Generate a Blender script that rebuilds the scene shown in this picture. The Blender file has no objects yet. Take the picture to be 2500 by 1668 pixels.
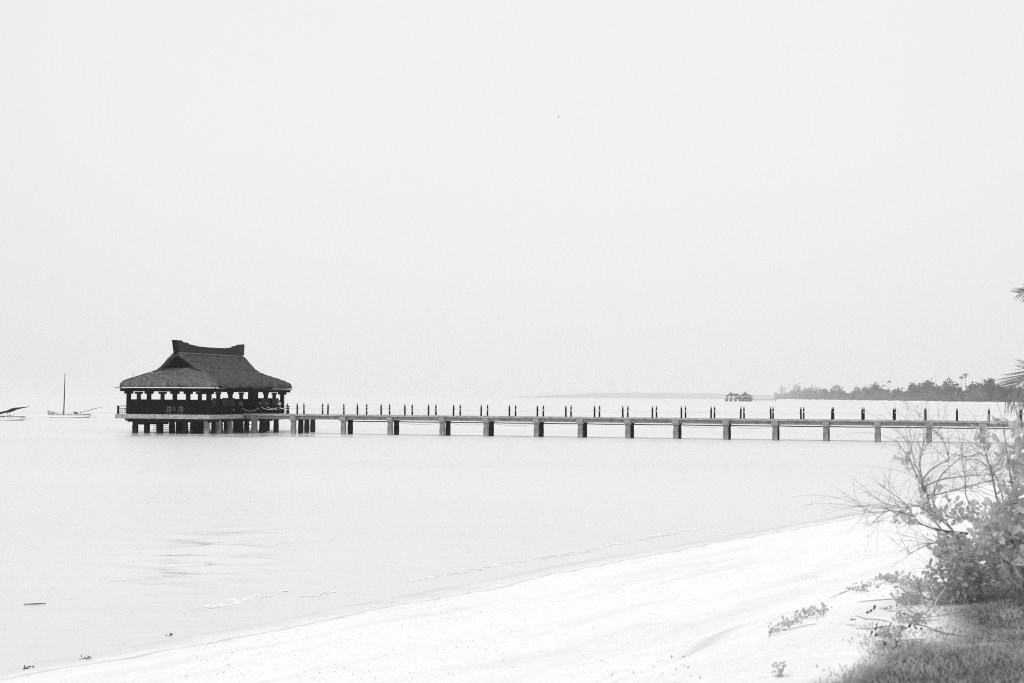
import bpy, math, random, bisect
import numpy as np
from mathutils import Vector, Matrix, Euler

rnd = random.Random(7)
nr = np.random.default_rng(11)
scene = bpy.context.scene
col = scene.collection

# ------------------------------------------------------------------ camera
FPX, W, H = 3800.0, 2500.0, 1668.0
CAM_Z = 4.7
PITCH = math.atan(135.5 / FPX)
ROLL = math.radians(0.38)
fwd = Vector((0, math.cos(PITCH), math.sin(PITCH)))
r0 = Vector((1, 0, 0)); u0 = r0.cross(fwd)
right = r0 * math.cos(ROLL) + u0 * math.sin(ROLL)
up = -r0 * math.sin(ROLL) + u0 * math.cos(ROLL)
cd = bpy.data.cameras.new('camera'); cam = bpy.data.objects.new('camera', cd); col.objects.link(cam)
cd.sensor_width = 36.0; cd.lens = FPX / W * 36.0
cd.clip_start = 0.1; cd.clip_end = 60000
M = Matrix.Identity(4)
for i in range(3):
    M[i][0] = right[i]; M[i][1] = up[i]; M[i][2] = -fwd[i]
M[2][3] = CAM_Z
cam.matrix_world = M
cd.dof.use_dof = True; cd.dof.focus_distance = 185.0; cd.dof.aperture_fstop = 4.5
scene.camera = cam

# ------------------------------------------------------------------ world, sun, exposure
SUN_EL, SUN_AZ = math.radians(52), math.radians(222)     # behind the camera, slightly left
w = bpy.data.worlds.new('World'); scene.world = w; w.use_nodes = True
nt = w.node_tree; nt.nodes.clear()
out = nt.nodes.new('ShaderNodeOutputWorld'); bg = nt.nodes.new('ShaderNodeBackground')
sky = nt.nodes.new('ShaderNodeTexSky'); sky.sky_type = 'NISHITA'; sky.sun_disc = False
sky.sun_elevation = SUN_EL; sky.sun_rotation = SUN_AZ; sky.dust_density = 4.0; sky.air_density = 1.0
bw = nt.nodes.new('ShaderNodeRGBToBW')
cloud = nt.nodes.new('ShaderNodeMix'); cloud.data_type = 'RGBA'
cloud.inputs[0].default_value = 0.9
cloud.inputs[7].default_value = (9.0, 9.0, 9.0, 1)      # even overcast veil over the clear sky
geo = nt.nodes.new('ShaderNodeTexCoord')
ns = nt.nodes.new('ShaderNodeTexNoise'); ns.inputs['Scale'].default_value = 1.6; ns.inputs['Detail'].default_value = 3
mr = nt.nodes.new('ShaderNodeMapRange'); mr.inputs[3].default_value = 0.97; mr.inputs[4].default_value = 1.03
vm = nt.nodes.new('ShaderNodeVectorMath'); vm.operation = 'SCALE'
L = nt.links.new
L(sky.outputs[0], bw.inputs[0]); L(bw.outputs[0], cloud.inputs[6])
L(geo.outputs['Generated'], ns.inputs['Vector']); L(ns.outputs[0], mr.inputs[0])
sx = nt.nodes.new('ShaderNodeSeparateXYZ'); L(geo.outputs['Generated'], sx.inputs[0])
g1 = nt.nodes.new('ShaderNodeMapRange'); g1.inputs[1].default_value = 0.0; g1.inputs[2].default_value = 0.16; g1.inputs[3].default_value = 0.965; g1.inputs[4].default_value = 1.0
L(sx.outputs['Z'], g1.inputs[0]); g2a = nt.nodes.new('ShaderNodeMath'); g2a.operation = 'MULTIPLY'; L(g1.outputs[0], g2a.inputs[0]); L(mr.outputs[0], g2a.inputs[1])
nv = nt.nodes.new('ShaderNodeVectorMath'); nv.operation = 'NORMALIZE'; L(geo.outputs['Generated'], nv.inputs[0])
dv = nt.nodes.new('ShaderNodeVectorMath'); dv.operation = 'DOT_PRODUCT'; dv.inputs[1].default_value = (0.02, 0.975, 0.22); L(nv.outputs[0], dv.inputs[0])
g3 = nt.nodes.new('ShaderNodeMapRange'); g3.interpolation_type = 'SMOOTHSTEP'; g3.inputs[1].default_value = .86; g3.inputs[2].default_value = 1.0; g3.inputs[3].default_value = .95; g3.inputs[4].default_value = 1.05
L(dv.outputs['Value'], g3.inputs[0])      # thinner cloud, brighter veil, out over the sea
g2 = nt.nodes.new('ShaderNodeMath'); g2.operation = 'MULTIPLY'; L(g2a.outputs[0], g2.inputs[0]); L(g3.outputs[0], g2.inputs[1])
L(cloud.outputs[2], vm.inputs[0]); L(g2.outputs[0], vm.inputs['Scale'])
L(vm.outputs[0], bg.inputs[0]); bg.inputs[1].default_value = 0.1
L(bg.outputs[0], out.inputs[0])
sd = bpy.data.lights.new('sun', 'SUN'); sun = bpy.data.objects.new('sun', sd); col.objects.link(sun)
sd.energy = 1.4; sd.angle = math.radians(14); sd.color = (1, 1, 1)
sv = Vector((math.sin(SUN_AZ) * math.cos(SUN_EL), math.cos(SUN_AZ) * math.cos(SUN_EL), math.sin(SUN_EL)))
sun.rotation_euler = sv.to_track_quat('Z', 'Y').to_euler(); sun.location = (0, 0, 40)
vs = scene.view_settings
scene.display_settings.display_device = 'sRGB'
vs.view_transform = 'Standard'; vs.look = 'None'; vs.gamma = 1; vs.use_curve_mapping = False
vs.exposure = 0.0
scene.render.engine = 'CYCLES'
cy = scene.cycles
cy.use_denoising = False   # the photograph is grainy; the renderer's own fine grain is left in
cy.max_bounces = 8; cy.volume_bounces = 2; cy.transparent_max_bounces = 12
cy.diffuse_bounces = 3; cy.glossy_bounces = 3
cy.sample_clamp_indirect = 4
cy.filter_width = 1.1

# ------------------------------------------------------------------ pixel helpers (2500 x 1668 picture -> rays)
def ray(px, py):
    d = fwd + right * ((px - W / 2) / FPX) + up * ((H / 2 - py) / FPX)
    return d
C0 = Vector((0, 0, CAM_Z))
def at(px, py, Y):
    d = ray(px, py); return C0 + d * (Y / d.y)
def hor(px): return 969.5 + 0.00663 * (px - 1250)
def sea(px, py, z=0.0):
    d = ray(px, py); return C0 + d * ((z - CAM_Z) / d.z)
PHI = math.atan(1090 / FPX)
cP, sP = math.cos(PHI), math.sin(PHI)
def s_at(px, t):
    d = ray(px, hor(px)); k = t / (d.x * sP + d.y * cP); return k * (d.x * cP - d.y * sP)
def t_at(px, s):
    d = ray(px, hor(px)); k = s / (d.x * cP - d.y * sP); return k * (d.x * sP + d.y * cP)
def z_at(py, px, s, t):
    Y = -sP * s + cP * t
    return at(px, py, Y).z

# ------------------------------------------------------------------ object helpers
def tag(o, label=None, cat=None, group=None, kind=None):
    if label: o['label'] = label
    if cat: o['category'] = cat
    if group: o['group'] = group
    if kind: o['kind'] = kind
    return o
class Frame:
    """local frame turned about z; every vertex is given in frame coordinates, a root sits at `base`"""
    def __init__(self, rot=0.0): self.rot = rot; self.R = Matrix.Rotation(rot, 4, 'Z')
FW = Frame(0); FP = Frame(-PHI)
def thing(name, base, label, cat, group=None, frame=FW):
    o = bpy.data.objects.new(name, None); o.empty_display_size = 0.2; col.objects.link(o)
    o.location = frame.R @ Vector(base); o.rotation_euler.z = frame.rot
    o['label'] = label; o['category'] = cat
    if group: o['group'] = group
    BASE[o.name] = Vector(base)
    return o
BASE = {}
class MB:
    def __init__(s): s.v = []; s.f = []
    def add(s, vs_, fs):
        n = len(s.v); s.v += [tuple(v) for v in vs_]; s.f += [tuple(i + n for i in f) for f in fs]; return s
    def box(s, x0, x1, y0, y1, z0, z1):
        return s.add([(x0,y0,z0),(x1,y0,z0),(x1,y1,z0),(x0,y1,z0),(x0,y0,z1),(x1,y0,z1),(x1,y1,z1),(x0,y1,z1)],
                     [(0,3,2,1),(4,5,6,7),(0,1,5,4),(1,2,6,5),(2,3,7,6),(3,0,4,7)])
    def prism(s, pts, axis, a0, a1):
        """outline in the other two axes extruded along axis"""
        def mk(p, a):
            return {0: (a, p[0], p[1]), 1: (p[0], a, p[1]), 2: (p[0], p[1], a)}[axis]
        n = len(pts)
        vs_ = [mk(p, a0) for p in pts] + [mk(p, a1) for p in pts]
        fs = [tuple(range(n)), tuple(range(2*n-1, n-1, -1))]
        for i in range(n): fs.append((i, i + n, (i+1) % n + n, (i+1) % n)[::-1])
        return s.add(vs_, fs)
    def tube(s, pts, rad, n=6, cap=True):
        pts = [Vector(p) for p in pts]
        if not hasattr(rad, '__len__'): rad = [rad] * len(pts)
        vs_, fs = [], []
        prev = None
        for i, p in enumerate(pts):
            d = (pts[min(i+1, len(pts)-1)] - pts[max(i-1, 0)]).normalized()
            if prev is None:
                a = d.cross(Vector((0, 0, 1)))
                if a.length < 0.05: a = d.cross(Vector((1, 0, 0)))
            else:
                a = prev - d * prev.dot(d)
            a.normalize(); prev = a
            b = d.cross(a)
            for k in range(n):
                t = 2 * math.pi * k / n
                vs_.append(p + (a * math.cos(t) + b * math.sin(t)) * rad[i])
        for i in range(len(pts) - 1):
            for k in range(n):
                fs.append((i*n+k, i*n+(k+1) % n, (i+1)*n+(k+1) % n, (i+1)*n+k))
        if cap:
            fs.append(tuple(range(n))[::-1]); fs.append(tuple((len(pts)-1)*n + k for k in range(n)))
        return s.add(vs_, fs)
    def mesh(s, name, mat, base=(0,0,0), smooth=False):
        me = bpy.data.meshes.new(name); b = Vector(base)
        me.from_pydata([tuple(Vector(v) - b) for v in s.v], [], s.f); me.update()
        if mat: me.materials.append(mat)
        if smooth: me.polygons.foreach_set('use_smooth', [True] * len(me.polygons))
        return me
    def part(s, name, mat, root, smooth=False, bevel=0, kind=None, label=None):
        me = s.mesh(name, mat, BASE[root.name], smooth)
        o = bpy.data.objects.new(name, me); col.objects.link(o); o.parent = root
        if root.parent is not None or root.type == 'MESH': pass
        BASE[o.name] = BASE[root.name]
        if bevel:
            m = o.modifiers.new('bevel', 'BEVEL'); m.width = bevel; m.segments = 1; m.limit_method = 'ANGLE'
        if kind: o['kind'] = kind
        if label: o['label'] = label
        return o
    def obj(s, name, mat, base, label=None, cat=None, group=None, kind=None, frame=FW, smooth=False):
        me = s.mesh(name, mat, base, smooth)
        o = bpy.data.objects.new(name, me); col.objects.link(o)
        o.location = frame.R @ Vector(base); o.rotation_euler.z = frame.rot
        BASE[o.name] = Vector(base)
        return tag(o, label, cat, group, kind)
def place(name, me, root, loc, rotz=0, scale=None, label=None):
    """a part that shares mesh data; loc in frame coordinates"""
    o = bpy.data.objects.new(name, me); col.objects.link(o); o.parent = root
    o.location = Vector(loc) - BASE[root.name]
    if rotz: o.rotation_euler = rotz if hasattr(rotz, '__len__') else (0, 0, rotz)
    if scale: o.scale = scale
    BASE[o.name] = Vector(loc)
    return o
def copy_tree(o, parent=None):
    c = o.copy(); col.objects.link(c); c.parent = parent
    if o.name in BASE: BASE[c.name] = BASE[o.name]
    for ch in list(o.children): copy_tree(ch, c)
    return c
def np_mesh(name, V, F, mat, smooth=False):
    """V (n,3), F (m,k) arrays"""
    me = bpy.data.meshes.new(name)
    k = F.shape[1]
    me.vertices.add(len(V)); me.vertices.foreach_set('co', np.asarray(V, np.float32).ravel())
    me.loops.add(F.size); me.loops.foreach_set('vertex_index', F.astype(np.int32).ravel())
    me.polygons.add(len(F)); me.polygons.foreach_set('loop_start', np.arange(0, F.size, k, dtype=np.int32))
    me.update(calc_edges=True)
    if mat: me.materials.append(mat)
    me.polygons.foreach_set('use_smooth', [smooth] * len(F))
    me.validate()
    return me
ORD = ['first','second','third','fourth','fifth','sixth','seventh','eighth','ninth','tenth','eleventh','twelfth','thirteenth',
       'fourteenth','fifteenth','sixteenth','seventeenth','eighteenth','nineteenth','twentieth','twenty-first','twenty-second',
       'twenty-third','twenty-fourth','twenty-fifth','twenty-sixth','twenty-seventh','twenty-eighth']

# ------------------------------------------------------------------ materials (the photograph is black and white: all neutral)
def mat(name, a, rough=0.8, var=0.0, scale=3.0, stretch=(1,1,1), bump=0.0, bscale=None, detail=6, spec=0.3, trans=0.0, coord='Object'):
    m = bpy.data.materials.new(name); m.use_nodes = True
    n = m.node_tree.nodes; l = m.node_tree.links
    b = n['Principled BSDF']; b.inputs['Roughness'].default_value = rough
    b.inputs['Specular IOR Level'].default_value = spec
    b.inputs['Base Color'].default_value = (a, a, a, 1)
    tc = n.new('ShaderNodeTexCoord'); mp = n.new('ShaderNodeMapping'); mp.inputs['Scale'].default_value = stretch
    l.new(tc.outputs[coord], mp.inputs[0])
    if var:
        t = n.new('ShaderNodeTexNoise'); t.inputs['Scale'].default_value = scale; t.inputs['Detail'].default_value = detail
        r = n.new('ShaderNodeMapRange'); r.inputs[1].default_value = 0.3; r.inputs[2].default_value = 0.7
        r.inputs[3].default_value = a * (1 - var); r.inputs[4].default_value = min(1, a * (1 + var))
        l.new(mp.outputs[0], t.inputs['Vector']); l.new(t.outputs[0], r.inputs[0]); l.new(r.outputs[0], b.inputs['Base Color'])
    if bump:
        t2 = n.new('ShaderNodeTexNoise'); t2.inputs['Scale'].default_value = bscale or scale * 3; t2.inputs['Detail'].default_value = 5
        bp = n.new('ShaderNodeBump'); bp.inputs['Strength'].default_value = 1.0; bp.inputs['Distance'].default_value = bump
        l.new(mp.outputs[0], t2.inputs['Vector']); l.new(t2.outputs[0], bp.inputs['Height']); l.new(bp.outputs[0], b.inputs['Normal'])
    if trans:
        tr = n.new('ShaderNodeBsdfTranslucent'); tr.inputs[0].default_value = (a, a, a, 1)
        mx = n.new('ShaderNodeMixShader'); mx.inputs[0].default_value = trans
        o = n['Material Output']
        l.new(b.outputs[0], mx.inputs[1]); l.new(tr.outputs[0], mx.inputs[2]); l.new(mx.outputs[0], o.inputs[0])
    return m
M_conc = mat('pier_concrete', 0.30, 0.9, 0.35, 1.6, (1,1,1), 0.02, 12, spec=0.15)
M_slab = mat('weathered_slab_concrete', 0.36, 0.9, 0.4, 2.2, (1,1,2.5), 0.02, 12, spec=0.15)
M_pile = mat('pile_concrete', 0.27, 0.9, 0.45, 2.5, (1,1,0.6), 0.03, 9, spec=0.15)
M_pdark = mat('shade_dark_concrete', 0.022, 0.95, 0.5, 2.5, (1,1,0.6), 0.03, 9, spec=0.05)  # shade below the deck is put into this base colour
M_black = mat('dark_stained_wood', 0.006, 0.75, 0.4, 5, (1,1,1), spec=0.1)
M_blind = mat('woven_blind', 0.035, 0.95, 0.25, 18, (1,1,4), spec=0.05)
M_thatch = mat('thatch', 0.095, 1.0, 0.55, 0.9, (2.6,2.6,0.5), 0.12, 9, spec=0.05)
M_ridge = mat('ridge_board_wood', 0.050, 0.9, 0.25, 3, (1,1,6), 0.01, 10, spec=0.05)
M_roll = mat('pale_ridge_roll', 0.24, 1.0, 0.5, 6, spec=0.05)
M_white = mat('white_paint', 0.88, 0.5, 0.06, 4)
M_rope = mat('white_rope', 0.85, 0.8, 0.1, 8)
M_gut = mat('pale_gutter', 0.75, 0.6, 0.12, 5)
M_pipe = mat('black_pipe', 0.008, 0.6, spec=0.1)
M_lamp = mat('frosted_lamp_glass', 0.30, 0.25, spec=0.5)
M_tarp = mat('dark_rolled_sail', 0.03, 0.9, 0.5, 6, spec=0.1)
M_mast = mat('bare_mast_wood', 0.02, 0.8, 0.3, 5, spec=0.1)
M_skin = mat('skin', 0.16, 0.6); M_shirt = mat('grey_shirt', 0.14, 0.9); M_shirt2 = mat('pale_shirt', 0.6, 0.9); M_hair = mat('black_hair', 0.01, 0.6)
M_leaf = mat('pale_leaf', 0.62, 0.6, 0.25, 2.0, trans=0.42)
M_leafd = mat('shrub_leaf', 0.50, 0.6, 0.35, 2.5, trans=0.38)
M_twig = mat('grey_twig', 0.24, 0.9, 0.4, 9)
M_stem = mat('bleached_stem', 0.5, 0.8, 0.2, 9)
M_drift = mat('driftwood', 0.13, 0.9, 0.5, 12)
M_bits = mat('leaf_litter', 0.22, 0.9, 0.5, 3)
M_dead = mat('dead_leaf', 0.05, 0.9, 0.5, 12)
M_grass = mat('short_grass', 0.44, 0.8, 0.45, 2.2, trans=0.2)
M_palm = mat('palm_leaflet', 0.30, 0.5, 0.3, 3, trans=0.2)
M_ptrunk = mat('palm_trunk', 0.10, 0.9, 0.4, 6, (1,1,4), 0.02)
M_farleaf = mat('far_foliage', 0.055, 0.9, 0.6, 0.05, trans=0.15)
M_scrub = mat('far_scrub_leaves', 0.17, 0.9, 0.4, 0.06, trans=0.15)
M_skirt = mat('sunlit_skirt_thatch', 0.135, 1.0, 0.45, 0.9, (2.6,2.6,0.5), 0.10, 9, spec=0.05)  # thatch colour raised to carry the light falling on the skirt face
M_fartrunk = mat('far_trunk', 0.08, 0.9)
M_hill = mat('hill_forest', 0.12, 1.0, 0.3, 0.01)
M_farroof = mat('far_thatch', 0.09, 1.0, 0.3, 0.6)
M_farsand = mat('far_sand', 0.85, 1.0, 0.05, 0.05)
M_bird = mat('bird_feathers', 0.12, 0.8)
M_foam = mat('sea_foam', 0.95, 0.9, 0.06, 3)

def water_material():
    m = bpy.data.materials.new('sea_water'); m.use_nodes = True
    n = m.node_tree.nodes; l = m.node_tree.links; b = n['Principled BSDF']
    b.inputs['IOR'].default_value = 1.33
    ga = n.new('ShaderNodeAttribute'); ga.attribute_name = 'gust'     # unresolved ripple slope, smoother facets where the wavelets are modelled
    gr = n.new('ShaderNodeMapRange'); gr.inputs[1].default_value = .3; gr.inputs[2].default_value = 1.1; gr.inputs[3].default_value = .36; gr.inputs[4].default_value = .06
    l.new(ga.outputs['Fac'], gr.inputs[0]); l.new(gr.outputs[0], b.inputs['Roughness'])
    g = n.new('ShaderNodeNewGeometry')
    big = n.new('ShaderNodeTexNoise'); big.inputs['Scale'].default_value = 0.02; big.inputs['Detail'].default_value = 3
    mpb = n.new('ShaderNodeMapping'); mpb.inputs['Scale'].default_value = (0.35, 1.0, 1)
    l.new(g.outputs['Position'], mpb.inputs[0]); l.new(mpb.outputs[0], big.inputs['Vector'])
    cr = n.new('ShaderNodeMapRange'); cr.inputs[1].default_value = .3; cr.inputs[2].default_value = .7
    cr.inputs[3].default_value = 0.68; cr.inputs[4].default_value = 0.76
    l.new(big.outputs[0], cr.inputs[0]); l.new(cr.outputs[0], b.inputs['Base Color'])
    # ripples: two octaves, crests roughly parallel to the shore
    def nz(scale, sx, sy, rot):
        mp = n.new('ShaderNodeMapping'); mp.inputs['Scale'].default_value = (sx, sy, 1); mp.inputs['Rotation'].default_value = (0, 0, rot)
        t = n.new('ShaderNodeTexNoise'); t.inputs['Scale'].default_value = scale; t.inputs['Detail'].default_value = 4
        t.inputs['Roughness'].default_value = 0.6
        l.new(g.outputs['Position'], mp.inputs[0]); l.new(mp.outputs[0], t.inputs['Vector']); return t
    a = nz(2.2, 0.45, 1.0, 0.1); c = nz(0.5, 0.4, 1.0, -0.15)
    ad = n.new('ShaderNodeMath'); ad.operation = 'MULTIPLY_ADD'; ad.inputs[1].default_value = 2.2
    l.new(c.outputs[0], ad.inputs[0]); l.new(a.outputs[0], ad.inputs[2])
    # a patch of livelier wavelets on the left
    P = RIP
    vd = n.new('ShaderNodeVectorMath'); vd.operation = 'DISTANCE'; vd.inputs[1].default_value = (P.x, P.y, 0)
    l.new(g.outputs['Position'], vd.inputs[0])
    mk = n.new('ShaderNodeMapRange'); mk.inputs[1].default_value = 1.0; mk.inputs[2].default_value = 6.5
    mk.inputs[3].default_value = 0.03; mk.inputs[4].default_value = 0.03
    l.new(vd.outputs['Value'], mk.inputs[0])
    bp = n.new('ShaderNodeBump'); bp.inputs['Strength'].default_value = 1.0
    l.new(mk.outputs[0], bp.inputs['Distance']); l.new(ad.outputs[0], bp.inputs['Height']); l.new(bp.outputs[0], b.inputs['Normal'])
    return m
RIP = sea(505, 1350)
M_water = water_material()

def sand_material():
    m = bpy.data.materials.new('beach_sand'); m.use_nodes = True
    n = m.node_tree.nodes; l = m.node_tree.links; b = n['Principled BSDF']
    b.inputs['Roughness'].default_value = 0.95; b.inputs['Specular IOR Level'].default_value = 0.1
    g = n.new('ShaderNodeNewGeometry')
    at_ = n.new('ShaderNodeAttribute'); at_.attribute_name = 'shore'      # metres inland from the waterline
    ns_ = n.new('ShaderNodeTexNoise'); ns_.inputs['Scale'].default_value = 0.8; ns_.inputs['Detail'].default_value = 6
    l.new(g.outputs['Position'], ns_.inputs['Vector'])
    # damp sand fades out inland, edge broken by noise
    ad = n.new('ShaderNodeMath'); ad.operation = 'MULTIPLY_ADD'; ad.inputs[1].default_value = 1.6; ad.inputs[2].default_value = -0.8
    l.new(ns_.outputs[0], ad.inputs[0])
    sm = n.new('ShaderNodeMath'); sm.operation = 'ADD'; l.new(at_.outputs['Fac'], sm.inputs[0]); l.new(ad.outputs[0], sm.inputs[1])
    wet = n.new('ShaderNodeMapRange'); wet.inputs[1].default_value = 0.0; wet.inputs[2].default_value = 1.7
    wet.inputs[3].default_value = 0.68; wet.inputs[4].default_value = 0.87
    l.new(sm.outputs[0], wet.inputs[0])
    sp = n.new('ShaderNodeTexNoise'); sp.inputs['Scale'].default_value = 22; sp.inputs['Detail'].default_value = 4
    l.new(g.outputs['Position'], sp.inputs['Vector'])
    spr = n.new('ShaderNodeMapRange'); spr.inputs[1].default_value = .25; spr.inputs[2].default_value = .45
    spr.inputs[3].default_value = 0.86; spr.inputs[4].default_value = 1.0
    l.new(sp.outputs[0], spr.inputs[0])
    mu = n.new('ShaderNodeMath'); mu.operation = 'MULTIPLY'; l.new(wet.outputs[0], mu.inputs[0]); l.new(spr.outputs[0], mu.inputs[1])
    # faint litter-stained bands running along the beach, and a thin wrack line
    mpS = n.new('ShaderNodeMapping'); mpS.inputs['Rotation'].default_value = (0, 0, math.radians(-58)); l.new(g.outputs['Position'], mpS.inputs[0])
    mpT = n.new('ShaderNodeMapping'); mpT.inputs['Scale'].default_value = (0.10, 0.9, 1); l.new(mpS.outputs[0], mpT.inputs[0])
    st = n.new('ShaderNodeTexNoise'); st.inputs['Scale'].default_value = 1.0; st.inputs['Detail'].default_value = 7; st.inputs['Roughness'].default_value = .65
    l.new(mpT.outputs[0], st.inputs['Vector'])
    sr = n.new('ShaderNodeMapRange'); sr.inputs[1].default_value = .30; sr.inputs[2].default_value = .52; sr.inputs[3].default_value = .89; sr.inputs[4].default_value = 1.0
    l.new(st.outputs[0], sr.inputs[0])
    mu2 = n.new('ShaderNodeMath'); mu2.operation = 'MULTIPLY'; l.new(mu.outputs[0], mu2.inputs[0]); l.new(sr.outputs[0], mu2.inputs[1])
    wl = n.new('ShaderNodeMath'); wl.operation = 'COMPARE'; wl.inputs[1].default_value = 1.75; wl.inputs[2].default_value = .07
    wj = n.new('ShaderNodeMath'); wj.operation = 'MULTIPLY_ADD'; wj.inputs[1].default_value = .8; l.new(ns_.outputs[0], wj.inputs[0]); l.new(at_.outputs['Fac'], wj.inputs[2]); 
    l.new(wj.outputs[0], wl.inputs[0])
    wk = n.new('ShaderNodeMapRange'); wk.inputs[3].default_value = 1.0; wk.inputs[4].default_value = .80; l.new(wl.outputs[0], wk.inputs[0])
    mu = n.new('ShaderNodeMath'); mu.operation = 'MULTIPLY'; l.new(mu2.outputs[0], mu.inputs[0]); l.new(wk.outputs[0], mu.inputs[1])
    # soil under the grass bank
    so = n.new('ShaderNodeAttribute'); so.attribute_name = 'soil'
    tk = n.new('ShaderNodeAttribute'); tk.attribute_name = 'track'      # darker lines following the bank edge
    tm = n.new('ShaderNodeMapRange'); tm.inputs[3].default_value = 1.0; tm.inputs[4].default_value = .84; l.new(tk.outputs['Fac'], tm.inputs[0])
    mu3 = n.new('ShaderNodeMath'); mu3.operation = 'MULTIPLY'; l.new(mu.outputs[0], mu3.inputs[0]); l.new(tm.outputs[0], mu3.inputs[1]); mu = mu3
    mx = n.new('ShaderNodeMix'); mx.data_type = 'FLOAT'; mx.inputs[3].default_value = 0.085
    l.new(so.outputs['Fac'], mx.inputs[0]); l.new(mu.outputs[0], mx.inputs[2])
    l.new(mx.outputs[0], b.inputs['Base Color'])
    t1 = n.new('ShaderNodeTexNoise'); t1.inputs['Scale'].default_value = 3.2; t1.inputs['Detail'].default_value = 8; t1.inputs['Roughness'].default_value = .62
    l.new(g.outputs['Position'], t1.inputs['Vector'])
    bp = n.new('ShaderNodeBump'); bp.inputs['Strength'].default_value = 1.0; bp.inputs['Distance'].default_value = 0.05
    l.new(t1.outputs[0], bp.inputs['Height']); l.new(bp.outputs[0], b.inputs['Normal'])
    return m
M_sand = sand_material()

# ------------------------------------------------------------------ terrain
shore_px = [(0,1632),(213,1597),(415,1560),(638,1521),(851,1477),(1064,1441),(1351,1383),(1596,1338),(1862,1294),(2021,1264),(2149,1236),(2234,1214),(2400,1176),(2560,1136),(2800,1100),(3300,1060)]
shore = [sea(*p) for p in shore_px]
d0 = (shore[0] - shore[3]).normalized()
SH = np.array([[shore[0].x + d0.x*40, shore[0].y + d0.y*40]] + [[p.x, p.y] for p in shore] )
BK = np.array([(-1.5,-30),(-0.6,-8),(0.6,2),(1.45,7),(1.95,9.3),(2.5,10.4),(3.1,11.7),(4.4,14.6),(9,22),(16,34),(30,56),(52,90),(90,140),(140,210),(200,330)], float)
def sdist(X, Y, PL):
    best = np.full(X.shape, 1e9); sg = np.ones(X.shape)
    for (ax, ay), (bx, by) in zip(PL[:-1], PL[1:]):
        dx, dy = bx-ax, by-ay; l2 = dx*dx+dy*dy
        t = np.clip(((X-ax)*dx+(Y-ay)*dy)/l2, 0, 1)
        qx, qy = X-(ax+t*dx), Y-(ay+t*dy); d = np.hypot(qx, qy)
        cr = dy*(X-ax)-dx*(Y-ay)                # >0 on the right of the line
        u = d < best; best = np.where(u, d, best); sg = np.where(u, np.sign(cr)+ (cr==0), sg)
    return best*sg
def vnoise(X, Y, seed):
    def h(i, j):
        a = np.sin(i*127.1 + j*311.7 + seed*74.7)*43758.5453; return a-np.floor(a)
    xi, yi = np.floor(X), np.floor(Y); fx, fy = X-xi, Y-yi
    fx = fx*fx*(3-2*fx); fy = fy*fy*(3-2*fy)
    return (h(xi,yi)*(1-fx)+h(xi+1,yi)*fx)*(1-fy)+(h(xi,yi+1)*(1-fx)+h(xi+1,yi+1)*fx)*fy - 0.5
def terr(X, Y):
    X = np.asarray(X, float); Y = np.asarray(Y, float)
    d = sdist(X, Y, SH); e = -sdist(X, Y, BK)            # e>0 seaward of the bank edge
    zb = np.interp(d, [-40,-8,0,2,6,10.5,17,30,200],[-3,-0.7,0,0.14,0.42,0.85,1.55,1.9,2.2])
    e2 = e + 0.5*vnoise(X*0.8, Y*0.8, 3)
    k = np.clip(e2/6.0, 0, 1); k = k*k*(3-2*k)
    z = zb + (3.02-zb)*(1-k) + .13*np.clip(-e, 0, 3.2)
    amp = np.clip(d/3, 0, 1)
    z = z + amp*(0.10*vnoise(X*0.35, Y*0.35, 1) + 0.045*vnoise(X*1.3, Y*1.3, 2) + 0.018*vnoise(X*4, Y*4, 5)) + (1-amp)*0.02*vnoise(X*.6, Y*.6, 8)
    # low ridge of blown sand running towards the bank
    z = z + amp*0.05*np.sin(d*1.15 + 1.5*vnoise(X*.3, Y*.3, 9))*np.clip((d-3)/5, 0, 1)
    return z, d, e
def tz(x, y):
    i = min(max(bisect.bisect_right(XL, x)-1, 0), len(XL)-2); j = min(max(bisect.bisect_right(YL, y)-1, 0), len(YL)-2)
    u_ = (x-XL[i])/(XL[i+1]-XL[i]); v_ = (y-YL[j])/(YL[j+1]-YL[j]); a_, b_ = ZG[j], ZG[j+1]
    return (a_[i]*(1-u_)+a_[i+1]*u_)*(1-v_)+(b_[i]*(1-u_)+b_[i+1]*u_)*v_
def ground(px, py):
    d = ray(px, py); d = d / d.length
    k = 5.0
    for _ in range(3000):
        x, y, z = d.x*k, d.y*k, CAM_Z+d.z*k
        g = z - tz(x, y)
        if g < 0.004: break
        k += max(0.012, g*0.8)
    return C0 + d*k
xs = np.concatenate([np.linspace(-60,-14,40)[:-1], np.arange(-14,15,0.11), np.geomspace(15.1,190,90)])
ys = np.concatenate([np.linspace(-30,4,24)[:-1], np.arange(4,42,0.13), np.geomspace(42.1,320,170)])
GX, GY = np.meshgrid(xs, ys)
Z, D, E = terr(GX, GY)
nx, ny = len(xs), len(ys)
XL, YL, ZG = xs.tolist(), ys.tolist(), Z.tolist()
V = np.stack([GX, GY, Z], -1).reshape(-1, 3)
ii = (np.arange(ny-1)[:, None]*nx + np.arange(nx-1)[None]).ravel()
F = np.stack([ii, ii+1, ii+nx+1, ii+nx], -1)
keep = (D.reshape(-1)[F] > -12).any(1)
wob = E + .5*vnoise(GX*.25, GY*.25, 51)
TRK = (sum(np.exp(-((wob-c_)/w_)**2)*h_ for c_, w_, h_ in ((1.9,.12,.7),(2.7,.20,1),(4.3,.28,.8),(5.6,.18,.6),(7.6,.35,.5))))*np.clip((GY-6)/4,0,1)*np.clip((34-GY)/14,0,1)*np.clip(vnoise(GX*.6,GY*.3,52)*2+1,0.15,1)
me = np_mesh('beach', V, F[keep], M_sand, True)
a = me.attributes.new('shore', 'FLOAT', 'POINT'); a.data.foreach_set('value', D.ravel().astype(np.float32))
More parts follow.
